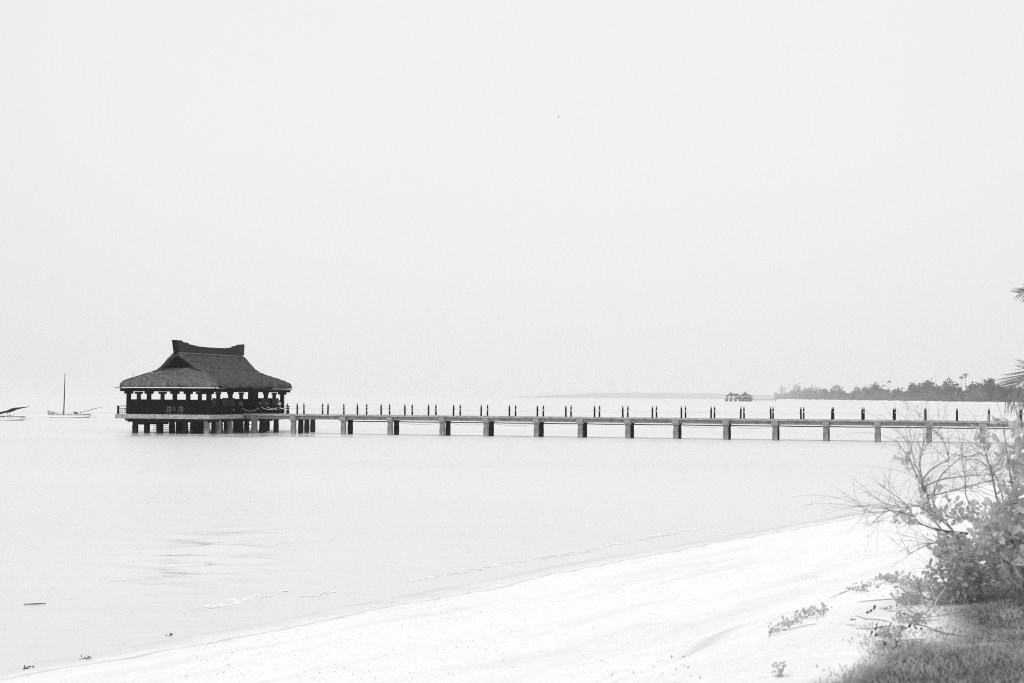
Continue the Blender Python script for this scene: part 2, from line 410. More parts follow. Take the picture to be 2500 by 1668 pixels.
a = me.attributes.new('track', 'FLOAT', 'POINT'); a.data.foreach_set('value', TRK.ravel().astype(np.float32))
soil = np.clip((-E.ravel() + 0.5*vnoise(GX*1.7, GY*1.7, 12).ravel() + 0.0)/0.35, 0, 1)
a = me.attributes.new('soil', 'FLOAT', 'POINT'); a.data.foreach_set('value', soil.astype(np.float32))
o = bpy.data.objects.new('beach', me); col.objects.link(o); o['kind'] = 'structure'

# sea: wavelets as real relief from the beach to beyond the pavilion, flat sheet from there to the horizon
S = 26000
KU, Y0s, Y1s = 0.42, 22.0, 252.0
us = np.linspace(-KU, KU, 640); yv = np.concatenate([np.arange(Y0s, 60, .16), np.arange(60, 160, .26), np.arange(160, 214, .2), np.linspace(214, Y1s, 110)])
SU, SY = np.meshgrid(us, yv); SX = SU*SY
rw = np.random.default_rng(99); HZ_ = np.zeros_like(SX)
for _ in range(46):
    lam = math.exp(rw.uniform(math.log(.75), math.log(6.0))); th = rw.normal(math.radians(100), .55); k_ = 2*math.pi/lam
    HZ_ += (lam**.85)*np.sin(k_*(math.cos(th)*SX+math.sin(th)*SY)+rw.uniform(0,6.28)+.8*vnoise(SX*.15, SY*.15, 77))
HZ_ *= 0.0033
gust = .16+.14*np.clip(vnoise(SX*.035, SY*.05, 41)+.5, 0, 1)
pv_ = at(500, 1062, 186.0); lee = np.exp(-(((SX-pv_.x)/19)**4+(np.abs(SY-183)/11)**2))*(.75+.9*vnoise(SX*.3, SY*.35, 71)); gust += 0.45*lee
gust += 1.15*(.35+1.3*np.clip(vnoise(SX*.5, SY*.9, 61)+.5, 0, 1))*np.exp(-(((SX-RIP.x)/2.3)**2+((SY-RIP.y)/7.5)**2))
DS = terr(SX, SY)[1]
fade = np.clip((-DS-.6)/6, .04, 1)*np.clip((Y1s-SY)/30, 0, 1)*np.clip((KU-np.abs(SU))/.03, 0, 1)*np.clip((SY-Y0s)/1.0, 0, 1)
HZ_ *= gust*fade
nxs, nys = len(us), len(yv)
ii = (np.arange(nys-1)[:, None]*nxs + np.arange(nxs-1)[None]).ravel()
Vs = np.stack([SX, SY, HZ_], -1).reshape(-1, 3); Fs = np.stack([ii, ii+1, ii+nxs+1, ii+nxs], -1)
nb = len(Vs); outer = [(-S,-400,0),(S,-400,0),(S,S,0),(-S,S,0)]
c00, c10, c01, c11 = 0, nxs-1, (nys-1)*nxs, nys*nxs-1
Vs = np.concatenate([Vs, np.array(outer, float), Vs[[c00, c10, c11, c01]]])
Fs = np.concatenate([Fs, np.array([[nb,nb+1,nb+5,nb+4],[nb+1,nb+2,nb+6,nb+5],[nb+2,nb+3,nb+7,nb+6],[nb+3,nb,nb+4,nb+7]])])
me = np_mesh('sea', Vs, Fs, M_water, True); a = me.attributes.new('gust', 'FLOAT', 'POINT'); a.data.foreach_set('value', np.concatenate([(gust+.8*lee).ravel(), np.full(8, .2)]).astype(np.float32)); o = bpy.data.objects.new('sea', me); col.objects.link(o); o['kind'] = 'structure'
mb = MB(); mb.add([(-S,-400,-3.2),(S,-400,-3.2),(S,S,-3.2),(-S,S,-3.2)], [(0,1,2,3)])
mb.obj('seabed', M_sand, (0,0,0), kind='structure')

# ------------------------------------------------------------------ far hills
hill = []
HY = 15000
pxs = np.linspace(1235, 2700, 140)
prof = np.interp(pxs, [1235,1290,1400,1500,1620,1740,1850,1950,2100,2700],[0,3,9,13.5,14,13.5,12,10,9,8])
mb = MB(); vv = []
for i, p in enumerate(pxs):
    q = at(p, hor(p), HY); hgt = max(0.5, (prof[i] + 0.9*math.sin(i*.7)+0.6*math.sin(i*1.9))/FPX*HY)
    vv += [(q.x, HY-500, -1), (q.x, HY-150, hgt*0.75), (q.x, HY+200, hgt), (q.x, HY+1500, -1)]
ff = []
for i in range(len(pxs)-1):
    for k in range(3): ff.append((i*4+k, i*4+4+k, i*4+5+k, i*4+1+k))
mb.add(vv, ff); mb.obj('hills', M_hill, (0,0,0), kind='structure', smooth=True)

# ------------------------------------------------------------------ far coast: land, beach, wood, palms
cpx = np.array([1880,1892,1990,2090,2200,2300,2400,2500,2620,2800])
cpy = np.array([974.9,976.2,978.3,980.3,982.4,984.4,986.6,988.9,992,996])
coast = [sea(a_, b_) for a_, b_ in zip(cpx, cpy)]
def coast_at(px):
    """waterline point of the far coast under picture column px"""
    return sea(px, float(np.interp(px, cpx, cpy)))
mb = MB(); vv = []; ff = []
for i, p in enumerate(coast):
    dirv = Vector((p.x, p.y, 0)).normalized()
    for k, (dd, zz) in enumerate([(-12,-0.6),(0,0.0),(50,2.2),(80,3.0),(500,3.2),(1600,3.2)]):
        q = p + dirv*dd; vv.append((q.x, q.y, zz))
for i in range(len(coast)-1):
    for k in range(5): ff.append((i*6+k, i*6+6+k, i*6+7+k, i*6+1+k))
mb.add(vv, ff); mb.obj('far_beach', M_farsand, (0,0,0), kind='structure', smooth=True)

def crown_faces(cx, cy, cz, rx, ry, rz, n, size, rng):
    """n leaf clumps (quads) spread through an uneven ellipsoid"""
    u = rng.normal(size=(n,3)); u /= np.linalg.norm(u, axis=1)[:,None]
    r = rng.uniform(0.55, 1.05, n)[:,None]
    lump = 1 + 0.22*np.sin(u[:,:1]*5+cx) * np.cos(u[:,2:]*6+cy)
    P = u*r*lump*np.array([rx, ry, rz]) + np.array([cx, cy, cz])
    A = rng.normal(size=(n,3)); A /= np.linalg.norm(A, axis=1)[:,None]
    B = np.cross(A, rng.normal(size=(n,3))); B /= np.linalg.norm(B, axis=1)[:,None]
    s = size*rng.uniform(0.6, 1.4, n)[:,None]
    return np.stack([P-A*s-B*s*.6, P+A*s-B*s*.5, P+A*s*.8+B*s*.6, P-A*s*.7+B*s*.5], 1)
# the wood as one mass
quads = []; scrub = []
rng = np.random.default_rng(5)
for i in range(520):
    px = rng.uniform(1893, 2600)
    c = coast_at(px); dirv = Vector((c.x, c.y, 0)).normalized()
    depth = rng.choice([rng.uniform(42, 80), rng.uniform(80, 200), rng.uniform(200, 420)], p=[.45,.35,.2]) + 38
    q = c + dirv*depth
    dist = q.length
    top = np.interp(px, [1893,1915,1960,2100,2200,2300,2500],[9,16,18,18,19,22,24])*dist/2500*rng.uniform(.45,1.15)*(1+.22*math.sin(px*.045)+.12*math.sin(px*.13))
    if depth < 118: top *= rng.uniform(.35,.7)
    rr = rng.uniform(5, 11)
    (scrub if depth < 118 and rng.random() < .7 else quads).append(crown_faces(q.x, q.y, 3+top*0.55, rr, rr, top*0.5, 230, 1.25, rng))
Q = np.concatenate(quads).reshape(-1, 3)
me = np_mesh('far_wood', Q, np.arange(len(Q)).reshape(-1, 4), M_farleaf)
o = bpy.data.objects.new('far_wood', me); col.objects.link(o)
tag(o, 'dense grey wood along the far shore behind a white strip of beach', 'wood', kind='stuff')

Q = np.concatenate(scrub).reshape(-1, 3)
me = np_mesh('far_scrub', Q, np.arange(len(Q)).reshape(-1, 4), M_scrub)
o = bpy.data.objects.new('far_scrub', me); col.objects.link(o)
tag(o, 'paler low scrub along the foot of the far wood above the shore strip', 'scrub', kind='stuff')
def far_tree(px, hpx, rpx, depth, label):
    c = coast_at(px); dirv = Vector((c.x, c.y, 0)).normalized(); q = c + dirv*depth; k = q.length/FPX
    hgt = hpx*k; r = rpx*k
    root = thing('broadleaf_tree', (q.x, q.y, 2.5), label, 'tree', 'single trees rising from the far wood')
    MB().tube([(q.x,q.y,2.5),(q.x+.5,q.y,2.5+hgt*.4),(q.x,q.y,2.5+hgt*.8)], [.7,.5,.2], 6).part('trunk', M_fartrunk, root)
    Qs = [crown_faces(q.x, q.y, 2.5+hgt*.62, r, r, hgt*.36, 260, 1.0, rng)]
    for _ in range(4):
        Qs.append(crown_faces(q.x+rng.uniform(-.7,.7)*r, q.y+rng.uniform(-.5,.5)*r, 2.5+hgt*rng.uniform(.5,.85), r*.5, r*.5, hgt*.17, 90, .8, rng))
    A = np.concatenate(Qs).reshape(-1,3) - np.array([q.x,q.y,2.5])
    me = np_mesh('crown', A, np.arange(len(A)).reshape(-1,4), M_farleaf)
    o = bpy.data.objects.new('crown', me); col.objects.link(o); o.parent = root
ft = [(1912,36,10,70,'leftmost round tree of the far wood, at the point by the water'),
      (1945,38,9,120,'rounded tree of the far wood between its two leftmost tall palms'),
      (2040,38,14,110,'wide low tree in the left third of the far wood'),
      (2140,44,10,110,'tall narrow tree standing left of the middle palm of the far wood'),
      (2228,46,11,120,'pointed dark tree just right of the middle palm of the far wood'),
      (2262,50,12,130,'tall tree in the middle of the far wood with a domed crown'),
      (2315,56,16,110,'broad dark tree left of the pair of tall palms in the far wood'),
      (2330,44,18,90,'bushy tree left below the pair of tall palms in the far wood'),
      (2413,59,16,90,'dark round tree rising highest at the right, beside the palm frond')]
for a_ in ft: far_tree(*a_)

def palm_crown_mesh(r, nf, rng_, droop=1.0, w_=0.5):
    mb = MB()
    for i in range(nf):
        az = 2*math.pi*i/nf + rng_.uniform(-.25,.25); el = rng_.uniform(-.25, 1.0)
        pts = []
        for k in range(5):
            t = k/4; rad = r*t*math.cos(el*(1-t*.4)); zz = r*(math.sin(el)*t - 0.75*droop*t*t)
            pts.append(Vector((math.cos(az)*rad, math.sin(az)*rad, zz)))
        side = Vector((-math.sin(az), math.cos(az), 0))
        vs_ = []
        for k, p in enumerate(pts):
            ww = w_*[.35,1,1.1,.8,.1][k]
            vs_ += [p - side*ww - Vector((0,0,ww*.6)), p, p + side*ww - Vector((0,0,ww*.6))]
        fs = []
        for k in range(4): fs += [(k*3,k*3+1,k*3+4,k*3+3),(k*3+1,k*3+2,k*3+5,k*3+4)]
        mb.add(vs_, fs)
    return mb
fp = [(1926,944,'thin palm farthest left above the far wood'),
      (1952,941,'second palm from the left above the far wood, with a flat crown'),
      (2056,952,'short palm in the left half of the far wood top'),
      (2108,953,'small palm crown between the left trees of the far wood'),
      (2157,946,'palm with a drooping crown just left of the middle palm'),
      (2171,935,'tall middle palm with a full round crown above the far wood'),
      (2203,952,'low palm crown right of the middle palm'),
      (2224,947,'palm crown over the pointed dark tree in the far wood'),
      (2260,943,'palm crown on top of the domed tree in the far wood'),
      (2348,925,'left palm of the pair of tall palms at the right of the far wood'),
      (2357,919,'right and tallest palm of the pair at the right of the far wood'),
      (2374,944,'thin bare-looking palm right of the tall pair'),
      (2391,941,'small palm between the tall pair and the rightmost dark tree')]
for px, py, lab in fp:
    c = coast_at(px); dirv = Vector((c.x, c.y, 0)).normalized(); q = c + dirv*100; k = q.length/FPX
    top = at(px, py-5, q.y).z
    root = thing('coconut_palm', (q.x, q.y, 2.5), lab, 'palm tree', 'palms rising from the far wood')
    lean = rnd.uniform(-2, 2)
    MB().tube([(q.x-lean,q.y,2.5),(q.x-lean*.4,q.y,2.5+(top-2.5)*.5),(q.x,q.y,top)], [.36,.3,.24], 5).part('trunk', M_fartrunk, root)
    m_ = palm_crown_mesh(rnd.uniform(4.6,6.2), rnd.choice([9,11,13]), rnd, w_=.6)
    for i in range(len(m_.v)): m_.v[i] = (m_.v[i][0]+q.x, m_.v[i][1]+q.y, m_.v[i][2]+top)
    m_.part('crown', M_farleaf, root)

# ------------------------------------------------------------------ far pavilion on stilts and its thin jetty
FY = 2500.0
def fx(px): return at(px, hor(px), FY).x
def fz(py, px=1810): return at(px, py, FY).z
base = (fx(1808), FY, 0)
root = thing('stilt_pavilion', base, 'distant pavilion on stilts with two pointed thatched roofs left of the far shore', 'pavilion')
mk = FPX/FY
def pyramid(pa, pb, py_e, py_t, dep, name='roof', apex=None):
    x0, x1 = fx(pa), fx(pb); xm = (x0+x1)/2 if apex is None else fx(apex); ze, zt = fz(py_e), fz(py_t); y0, y1 = FY, FY+dep; ym = (y0+y1)/2
    mb = MB(); rings = [(1,0),(.72,.16),(.42,.42),(.2,.75),(.04,1)]
    for f_, g_ in rings:
        z = ze+(zt-ze)*g_
        mb.v += [(xm+(x0-xm)*f_, ym+(y0-ym)*f_, z),(xm+(x1-xm)*f_, ym+(y0-ym)*f_, z),(xm+(x1-xm)*f_, ym+(y1-ym)*f_, z),(xm+(x0-xm)*f_, ym+(y1-ym)*f_, z)]
    for r_ in range(4):
        for k in range(4): mb.f.append((r_*4+k, r_*4+(k+1)%4, r_*4+4+(k+1)%4, r_*4+4+k))
    mb.f += [(0,3,2,1),(16,17,18,19)]
    return mb.part(name, M_farroof, root)
pyramid(1772.5, 1800, 967, 957.6, 18)
pyramid(1804, 1841, 967.5, 957.6, 22, apex=1821)
MB().prism([(fx(1788), fz(967)),(fx(1792), fz(961.2)),(fx(1803), fz(961.2)),(fx(1808), fz(967))], 1, FY+5, FY+13).part('roof', M_farroof, root)
for px, a_, b_ in [(1786.4,958,956.2),(1819.5,958,954.5),(1824.5,959.5,956.5)]:
    MB().tube([(fx(px),FY+9,fz(a_)),(fx(px),FY+9,fz(b_))],[.35,.15],5).part('finial', M_black, root)
for px in [1776,1786,1797,1807,1815,1823,1831,1836]:
    MB().box(fx(px)-.8, fx(px)+.8, FY+1, FY+2.6, fz(973.6), fz(967)).part('column', M_farroof, root)
for a_, b_, m_ in [(1799,1812,M_conc),(1815,1823,M_farroof),(1826,1834,M_farroof)]:
    MB().box(fx(a_), fx(b_), FY+4, FY+4.4, fz(973.6), fz(968.6)).part('wall_panel', m_, root)
MB().box(fx(1772.5), fx(1840), FY, FY+20, fz(975.4), fz(973.2)).part('deck', M_farroof, root)
for px in [1776,1786.5,1797.5,1808.5,1813,1820,1825.5,1829,1836]:
    for y_ in (1.0, 17.0):
        MB().box(fx(px)-.9, fx(px)+.9, FY+y_, FY+y_+1.6, -1.5, fz(975.5)).part('pile', M_black, root)
root = thing('far_jetty', (fx(1860), FY+6, 0), 'thin distant jetty joining the far pavilion to the shore', 'jetty')
MB().box(fx(1840.6), fx(1902), FY+5, FY+8, fz(975.2), fz(974.5)).part('deck', M_farroof, root)
for px in range(1846, 1896, 7):
    MB().box(fx(px)-.3, fx(px)+.3, FY+6, FY+7, -1.5, fz(975.4)).part('pile', M_farroof, root)

# ------------------------------------------------------------------ pier
TN, TR = 177.6, 180.05            # near and rear rows
ZD = 2.41                         # top of the deck
bents = [621,717,839,953,1080,1187,1310,1417,1533,1650,1772,1892,2016,2142,2268,2400,2530,2665]
bs = [s_at(p, TN) for p in bents]
s_end = s_at(2800, TN); s_start = -85.55
pier = thing('pier', (bs[6], 178.8, 0), 'long grey concrete pier on square piles running from the pavilion to the right edge', 'pier', frame=FP)
edges = [s_start] + bs + [s_end]
for a_, b_ in zip(edges[:-1], edges[1:]):
    MB().box(a_+.012, b_-.012, TN-.42, TR+.42, ZD-.22+rnd.uniform(-.01,.01), ZD+rnd.uniform(-.008,.008)).part('deck_slab', M_slab, pier, bevel=.02)
    a2 = a_ + (.42 if a_ != s_start else .3); b2 = b_ - .42
    for t_ in (TN-.12, TR-.18):
        MB().box(a2, b2, t_, t_+.3, ZD-.62, ZD-.235).part('girder', M_conc, pier, bevel=.015)
def pile_mesh(z0, z1, r, mat_, nm='pile'):
    mb = MB(); k = 12; rings = 7; vs_ = []; fs = []
    for i in range(rings):
        z = z0+(z1-z0)*i/(rings-1); rr = r*(1+.05*math.sin(i*2.1))*(1.05 if i == 0 else 1)
        for j in range(k):
            # rounded square section
            t = 2*math.pi*(j+.5)/k; c_, s_ = math.cos(t), math.sin(t); q = 1/max(abs(c_), abs(s_))
            q = min(q, 1.22)
            vs_.append((c_*rr*q, s_*rr*q, z))
    for i in range(rings-1):
        for j in range(k): fs.append((i*k+j, i*k+(j+1)%k, (i+1)*k+(j+1)%k, (i+1)*k+j))
    fs.append(tuple(range((rings-1)*k, rings*k)))
    mb.add(vs_, fs); return mb.mesh(nm, mat_)
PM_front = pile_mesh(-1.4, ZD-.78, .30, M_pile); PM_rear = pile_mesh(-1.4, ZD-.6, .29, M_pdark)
capm = MB().box(-.39,.39,-.36,.34,-.56,0).mesh('pile_cap', M_conc)
for i, s_ in enumerate(bs):
    place('pile', PM_front, pier, (s_, TN+.06, 0), rnd.uniform(-.05,.05))
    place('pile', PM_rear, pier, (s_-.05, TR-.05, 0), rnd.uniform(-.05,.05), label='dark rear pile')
    place('pile_cap', capm, pier, (s_, TN, ZD-.235))
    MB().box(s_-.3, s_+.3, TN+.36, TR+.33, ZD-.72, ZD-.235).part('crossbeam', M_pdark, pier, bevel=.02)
# extra dark piles standing behind the second bent, and the cluster near the pavilion
for px, t_ in [(750,183.0),(764.5,185.2),(640,186.5),(652,183.6),(663,188.4),(675,181.9),(683,189.0),(646,181.9)]:
    s_ = s_at(px, t_)
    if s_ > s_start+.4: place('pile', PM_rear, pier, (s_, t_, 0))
# an old side deck those piles carry
# pipe slung below the rear girder, in lengths
for a_, b_ in zip(bs[2:-1], bs[3:]):
    mb = MB(); pts = [(a_+(b_-a_)*k/6, TN+.95, ZD-.79-.035*math.sin(math.pi*k/6)) for k in range(7)]
    mb.tube(pts, .055, 8).part('pipe', M_pipe, pier, smooth=True)
for j in [3,4,5,9,10]:
    a_, b_ = bs[j], bs[j+1]
    pts = [(a_+(b_-a_)*k/8, TN+1.4, ZD-.85-.28*math.sin(math.pi*k/8)) for k in range(9)]
    MB().tube(pts, .012, 4).part('cable', M_pipe, pier)

# rope posts with lamp caps
near_px = [585.5,635.5,680,726.3,801,873,931,989,1046.4,1107.5,1175,1244,1312.3,1381.8,1451.7,1520.8,1593,1663.8,1736,1808.5,1881.6,1955.4,2031,2105,2181.5,2258.6,2336,2414.5,2493.5]
rear_px = [651,701.4,742.6,788,840,895.5,951.7,1007,1064.6,1124,1190.4,1259,1326.6,1394.3,1463.7,1532.7,1602.9,1673.8,1744.3,1816.6,1887.2,1962,2035,2109,2185,2260,2336.5,2413.5,2491]
TPN, TPR = TN-.2, TR+.15
pm = MB().tube([(0,0,0),(0,0,.45),(0,0,1.1),(0,0,1.17)], [.105,.1,.095,.06], 10).mesh('post', M_black, smooth=False)
lm = MB().tube([(0,0,1.17),(0,0,1.19),(0,0,1.36),(0,0,1.40)], [.05,.075,.065,.02], 8).mesh('lamp', M_lamp, smooth=True)
def post_row(pxs_, t_, row):
    tops = []
    for i, p in enumerate(pxs_):
        s_ = s_at(p, t_)
        r_ = thing('rope_post', (s_, t_, ZD), 'black rope post, %s from the pavilion in the pier\'s %s row' % (ORD[i] if i < 28 else 'last visible', row),
                   'rope post', 'rope posts with lamp caps along the pier', frame=FP)
        tilt = rnd.uniform(-.02,.02)
        for nm, m_ in (('post', pm), ('lamp', lm)):
            o = bpy.data.objects.new(nm, m_); col.objects.link(o); o.parent = r_; o.rotation_euler = (0, tilt, 0)
        tops.append((s_, ZD+.86))
    return tops
tn_ = post_row(near_px, TPN, 'near'); tr_ = post_row(rear_px, TPR, 'rear')
def rope_row(tops, t_, label, sags):
    rt = thing('rope', (tops[5][0], t_, ZD), label, 'rope', 'white ropes strung along the pier', frame=FP)
    for i in range(len(tops)-1):
        (a_, za), (b_, zb) = tops[i], tops[i+1]
        sag = sags(i)
        pts = [(a_+(b_-a_)*k/12, t_, za+(zb-za)*k/12 - sag*4*(k/12)*(1-k/12)) for k in range(13)]
        MB().tube(pts, .024, 5).part('rope_span', M_rope, rt, smooth=True)
rope_row(tn_, TPN+.12, 'white rope hanging in swags along the near row of pier posts', lambda i: (.55 if i < 1 else .3+rnd.uniform(-.06,.1)))
rope_row(tr_, TPR-.12, 'white rope hanging in swags along the rear row of pier posts', lambda i: .24+rnd.uniform(-.05,.1))

# ------------------------------------------------------------------ pavilion on its platform
PT0, PT1, PS0, PS1 = 168.35, 191.6, -98.3, -85.6
PZ = 2.33
pav = thing('pavilion', (-91.9, 180, 0), 'large dark open pavilion with thatched hip-and-gable roof standing over the water', 'pavilion', frame=FP)
# platform in three lengths with joints
js = [PS0, s_at(413.5, PT0), s_at(469, PT0), PS1]
for a_, b_ in zip(js[:-1], js[1:]):
    MB().box(a_+.01, b_-.01, PT0, PT0+1.1, PZ-.53, PZ).part('platform_edge', M_slab, pav, bevel=.02)
jt = [PT0+1.1, t_at(572, PS1), TN-.5, PT1]
for a_, b_ in zip(jt[:-1], jt[1:]):
    MB().box(PS1-.5, PS1, a_+.01, b_-.01, PZ-.53, PZ).part('platform_edge', M_slab, pav, bevel=.02)
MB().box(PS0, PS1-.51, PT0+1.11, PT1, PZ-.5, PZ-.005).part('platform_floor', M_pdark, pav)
# piles under the platform
pf = [(331.5,0),(453,0),(506,0),(393,1),(360,1),(479,1),(421,1)]
for px, k in pf:
    t_ = PT0+1.3 + k*3.6
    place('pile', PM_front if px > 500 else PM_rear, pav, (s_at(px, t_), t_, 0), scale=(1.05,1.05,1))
for t_ in (177.2, 182.0, 186.6, 190.4):
    for s_ in (-97.2, -94.3, -91.3, -88.6):
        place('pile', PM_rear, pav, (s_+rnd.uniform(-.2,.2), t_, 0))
for px in (534.5, 562, 589):
    s_ = PS1-.75; t_ = t_at(px, s_)
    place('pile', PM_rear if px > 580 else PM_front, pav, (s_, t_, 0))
for t_ in (PT0+1.3, PT0+4.9, 177.2, 182.0, 186.6):
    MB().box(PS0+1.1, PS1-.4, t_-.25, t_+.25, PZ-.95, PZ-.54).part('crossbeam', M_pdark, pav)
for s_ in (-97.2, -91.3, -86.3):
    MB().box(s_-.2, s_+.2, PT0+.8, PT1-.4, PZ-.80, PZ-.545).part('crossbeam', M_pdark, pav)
for px0, px1, t_ in [(338,353,172.0),(367,386,174.0),(400,412,176.0)]:
    MB().box(s_at(px0,t_), s_at(px1,t_), t_, t_+.1, 1.0, PZ-.56).part('service_panel', M_blind, pav)
for z0_, z1_ in [(.85,.98),(.35,.3),(.62,.5)]:
    MB().tube([(PS0+1.2, 175.5, z0_), (PS1-.9, 182, z1_)], .03, 5).part('brace', M_pdark, pav)

# columns
tc = 169.9; sc_ = s_at(511, tc); s_l = s_at(314.5, tc); t_far = t_at(689, sc_)
cols = [(s_at(p, tc), tc, 0, p in (314.5, 511)) for p in (314.5, 364, 427, 459.5, 511)]
cols += [(s_at(p, t_far), t_far, 0, False) for p in (339, 397, 488)]
cols += [(sc_, t_at(p, sc_), 1, p == 689) for p in (562.5, 617, 649, 689)]
cols += [(s_l, t_at(p, s_l), 1, False) for p in (533, 589, 669.5)] + [(s_l, t_far, 0, True)]
ZC0, ZC1 = 4.80, 5.10
for s_, t_, ax, cr_ in cols:
    MB().box(s_-.22, s_+.22, t_-.22, t_+.22, PZ, ZC1).part('column', M_black, pav, bevel=.02)
    mb = MB()
    for wd, za, zb in ((.53, ZC0, ZC1),):
        if ax == 0 or cr_: mb.box(s_-wd, s_+wd, t_-.2+.001*wd, t_+.2, za, zb)
        if ax == 1 or cr_: mb.box(s_-.19, s_+.19, t_-wd, t_+wd, za+.002, zb-.002)
    mb.part('bracket', M_black, pav)
# ring beams with ends that run past the corners
for t_ in (tc, t_far): MB().box(s_l-1.1, sc_+1.1, t_-.2, t_+.2, ZC1+.002, 5.42).part('ring_beam', M_black, pav)
for s_ in (s_l, sc_): MB().box(s_-.2, s_+.2, tc-1.05, t_far+1.2, ZC1+.004, 5.40).part('ring_beam', M_black, pav)
MB().box(s_l-.9, sc_+.9, tc-.9, t_far+1.0, 5.43, 5.50).part('ceiling_board', M_black, pav)
E0s, E1s, E0t, E1t = -97.6, -84.6, 168.2, 189.6
for t_ in (E0t+.15, E1t-.25): MB().box(E0s-.75, E1s+.3, t_, t_+.1, 5.50, 5.57).part('eave_board', M_black, pav)
for s_ in (E0s+.15, E1s-.25): MB().box(s_, s_+.1, E0t-.3, E1t+.8, 5.505, 5.575).part('eave_board', M_black, pav)
MB().box(E0s-.15, E1s+.1, E0t-.02, E0t+.13, 5.50, 5.60).part('gutter', M_gut, pav)
MB().box(E1s-.14, E1s-.02, E0t+15.5, E1t+.3, 5.50, 5.56).part('gutter', M_gut, pav)

# low walls and blinds
def fill_near(pa, pb, t_, z0, z1, m_, nm='wall_panel', th=.08):
    MB().box(s_at(pa,t_), s_at(pb,t_), t_-th/2, t_+th/2, z0, z1).part(nm, m_, pav)
def fill_side(pa, pb, s_, z0, z1, m_, nm='wall_panel', th=.08):
    MB().box(s_-th/2, s_+th/2, t_at(pa,s_), t_at(pb,s_), z0, z1).part(nm, m_, pav)
for a_, b_ in zip((317,367,430,462.5),(361,424,456.5,507)):
    fill_near(a_, b_, tc, PZ, 4.09, M_black)
for a_, b_ in zip((342,400,),(394,484)): fill_near(a_, b_, t_far, PZ, 4.05, M_black)
fill_near(320, 337, t_far, PZ, 4.05, M_black)
fill_side(515, 541, sc_, PZ, 4.09, M_black)
for a_, b_ in ((519,526),(543,558),(561,573.3)): fill_side(a_, b_, sc_+.35, 3.35, 4.33, M_blind, 'blind')
fill_side(517, 560, sc_+.1, PZ, 3.35, M_black)
for a_, b_ in ((637.6,658),(664.5,680)): fill_side(a_, b_, sc_+.35, 3.30, 4.33, M_blind, 'blind')
fill_side(606, 630, sc_-1.2, PZ, 5.1, M_black)
fill_side(630, 690, sc_-.1, PZ, 3.30, M_black)
fill_side(543, 572.5, s_l, PZ, 4.30, M_black); fill_side(608, 672, s_l, PZ, 4.30, M_black)
fill_side(573, 607, s_l, PZ, 3.35, M_black)
fill_near(520, 672, t_far+.15, PZ, 4.2, M_black)
# serving bar inside and roof core
MB().box(-93.5, -90.5, 178, 184, PZ, 3.4).part('bar_counter', M_black, pav)
# railing round the platform
def railing(p0, p1, skip=None, m_=M_black):
    p0 = Vector(p0); p1 = Vector(p1); n = max(1, int((p1-p0).length/2.1))
    for i in range(n+1):
        q = p0.lerp(p1, i/n)
        MB().box(q.x-.1, q.x+.1, q.y-.1, q.y+.1, PZ, PZ+.95).part('rail_post', m_, pav)
    for i in range(n):
        a_ = p0.lerp(p1, i/n); b_ = p0.lerp(p1, (i+1)/n)
        d = (b_-a_).normalized(); g = .3
        for zz, r_ in ((PZ+.97,.035),(PZ+.68,.025),(PZ+.2,.025)):
            MB().tube([(a_.x-d.x*(g if zz>PZ+.9 else 0), a_.y-d.y*(g if zz>PZ+.9 else 0), zz),(b_.x+d.x*(g if zz>PZ+.9 else 0), b_.y+d.y*(g if zz>PZ+.9 else 0), zz)], r_, 4).part('rail', m_, pav)
        mb = MB()
        for k in range(1, 5):
            q = a_.lerp(b_, k/5); q2 = a_.lerp(b_, (k+.35)/5)
            mb.tube([(q.x,q.y,PZ+.2),(q2.x if k%2 else q.x,q2.y if k%2 else q.y,PZ+.68)], .022, 4)
        mb.part('baluster', m_, pav)
railing((PS0+.25, PT0+.3, 0), (PS1-.25, PT0+.3, 0))
railing((PS0+.25, PT0+.3, 0), (PS0+.25, PT1-.3, 0))
railing((PS0+.25, PT1-.3, 0), (PS1-.25, PT1-.3, 0))
railing((PS1-.2, PT0+.3, 0), (PS1-.2, TN-.6, 0))
railing((PS1-.2, TR+.8, 0), (PS1-.2, PT1-.3, 0))

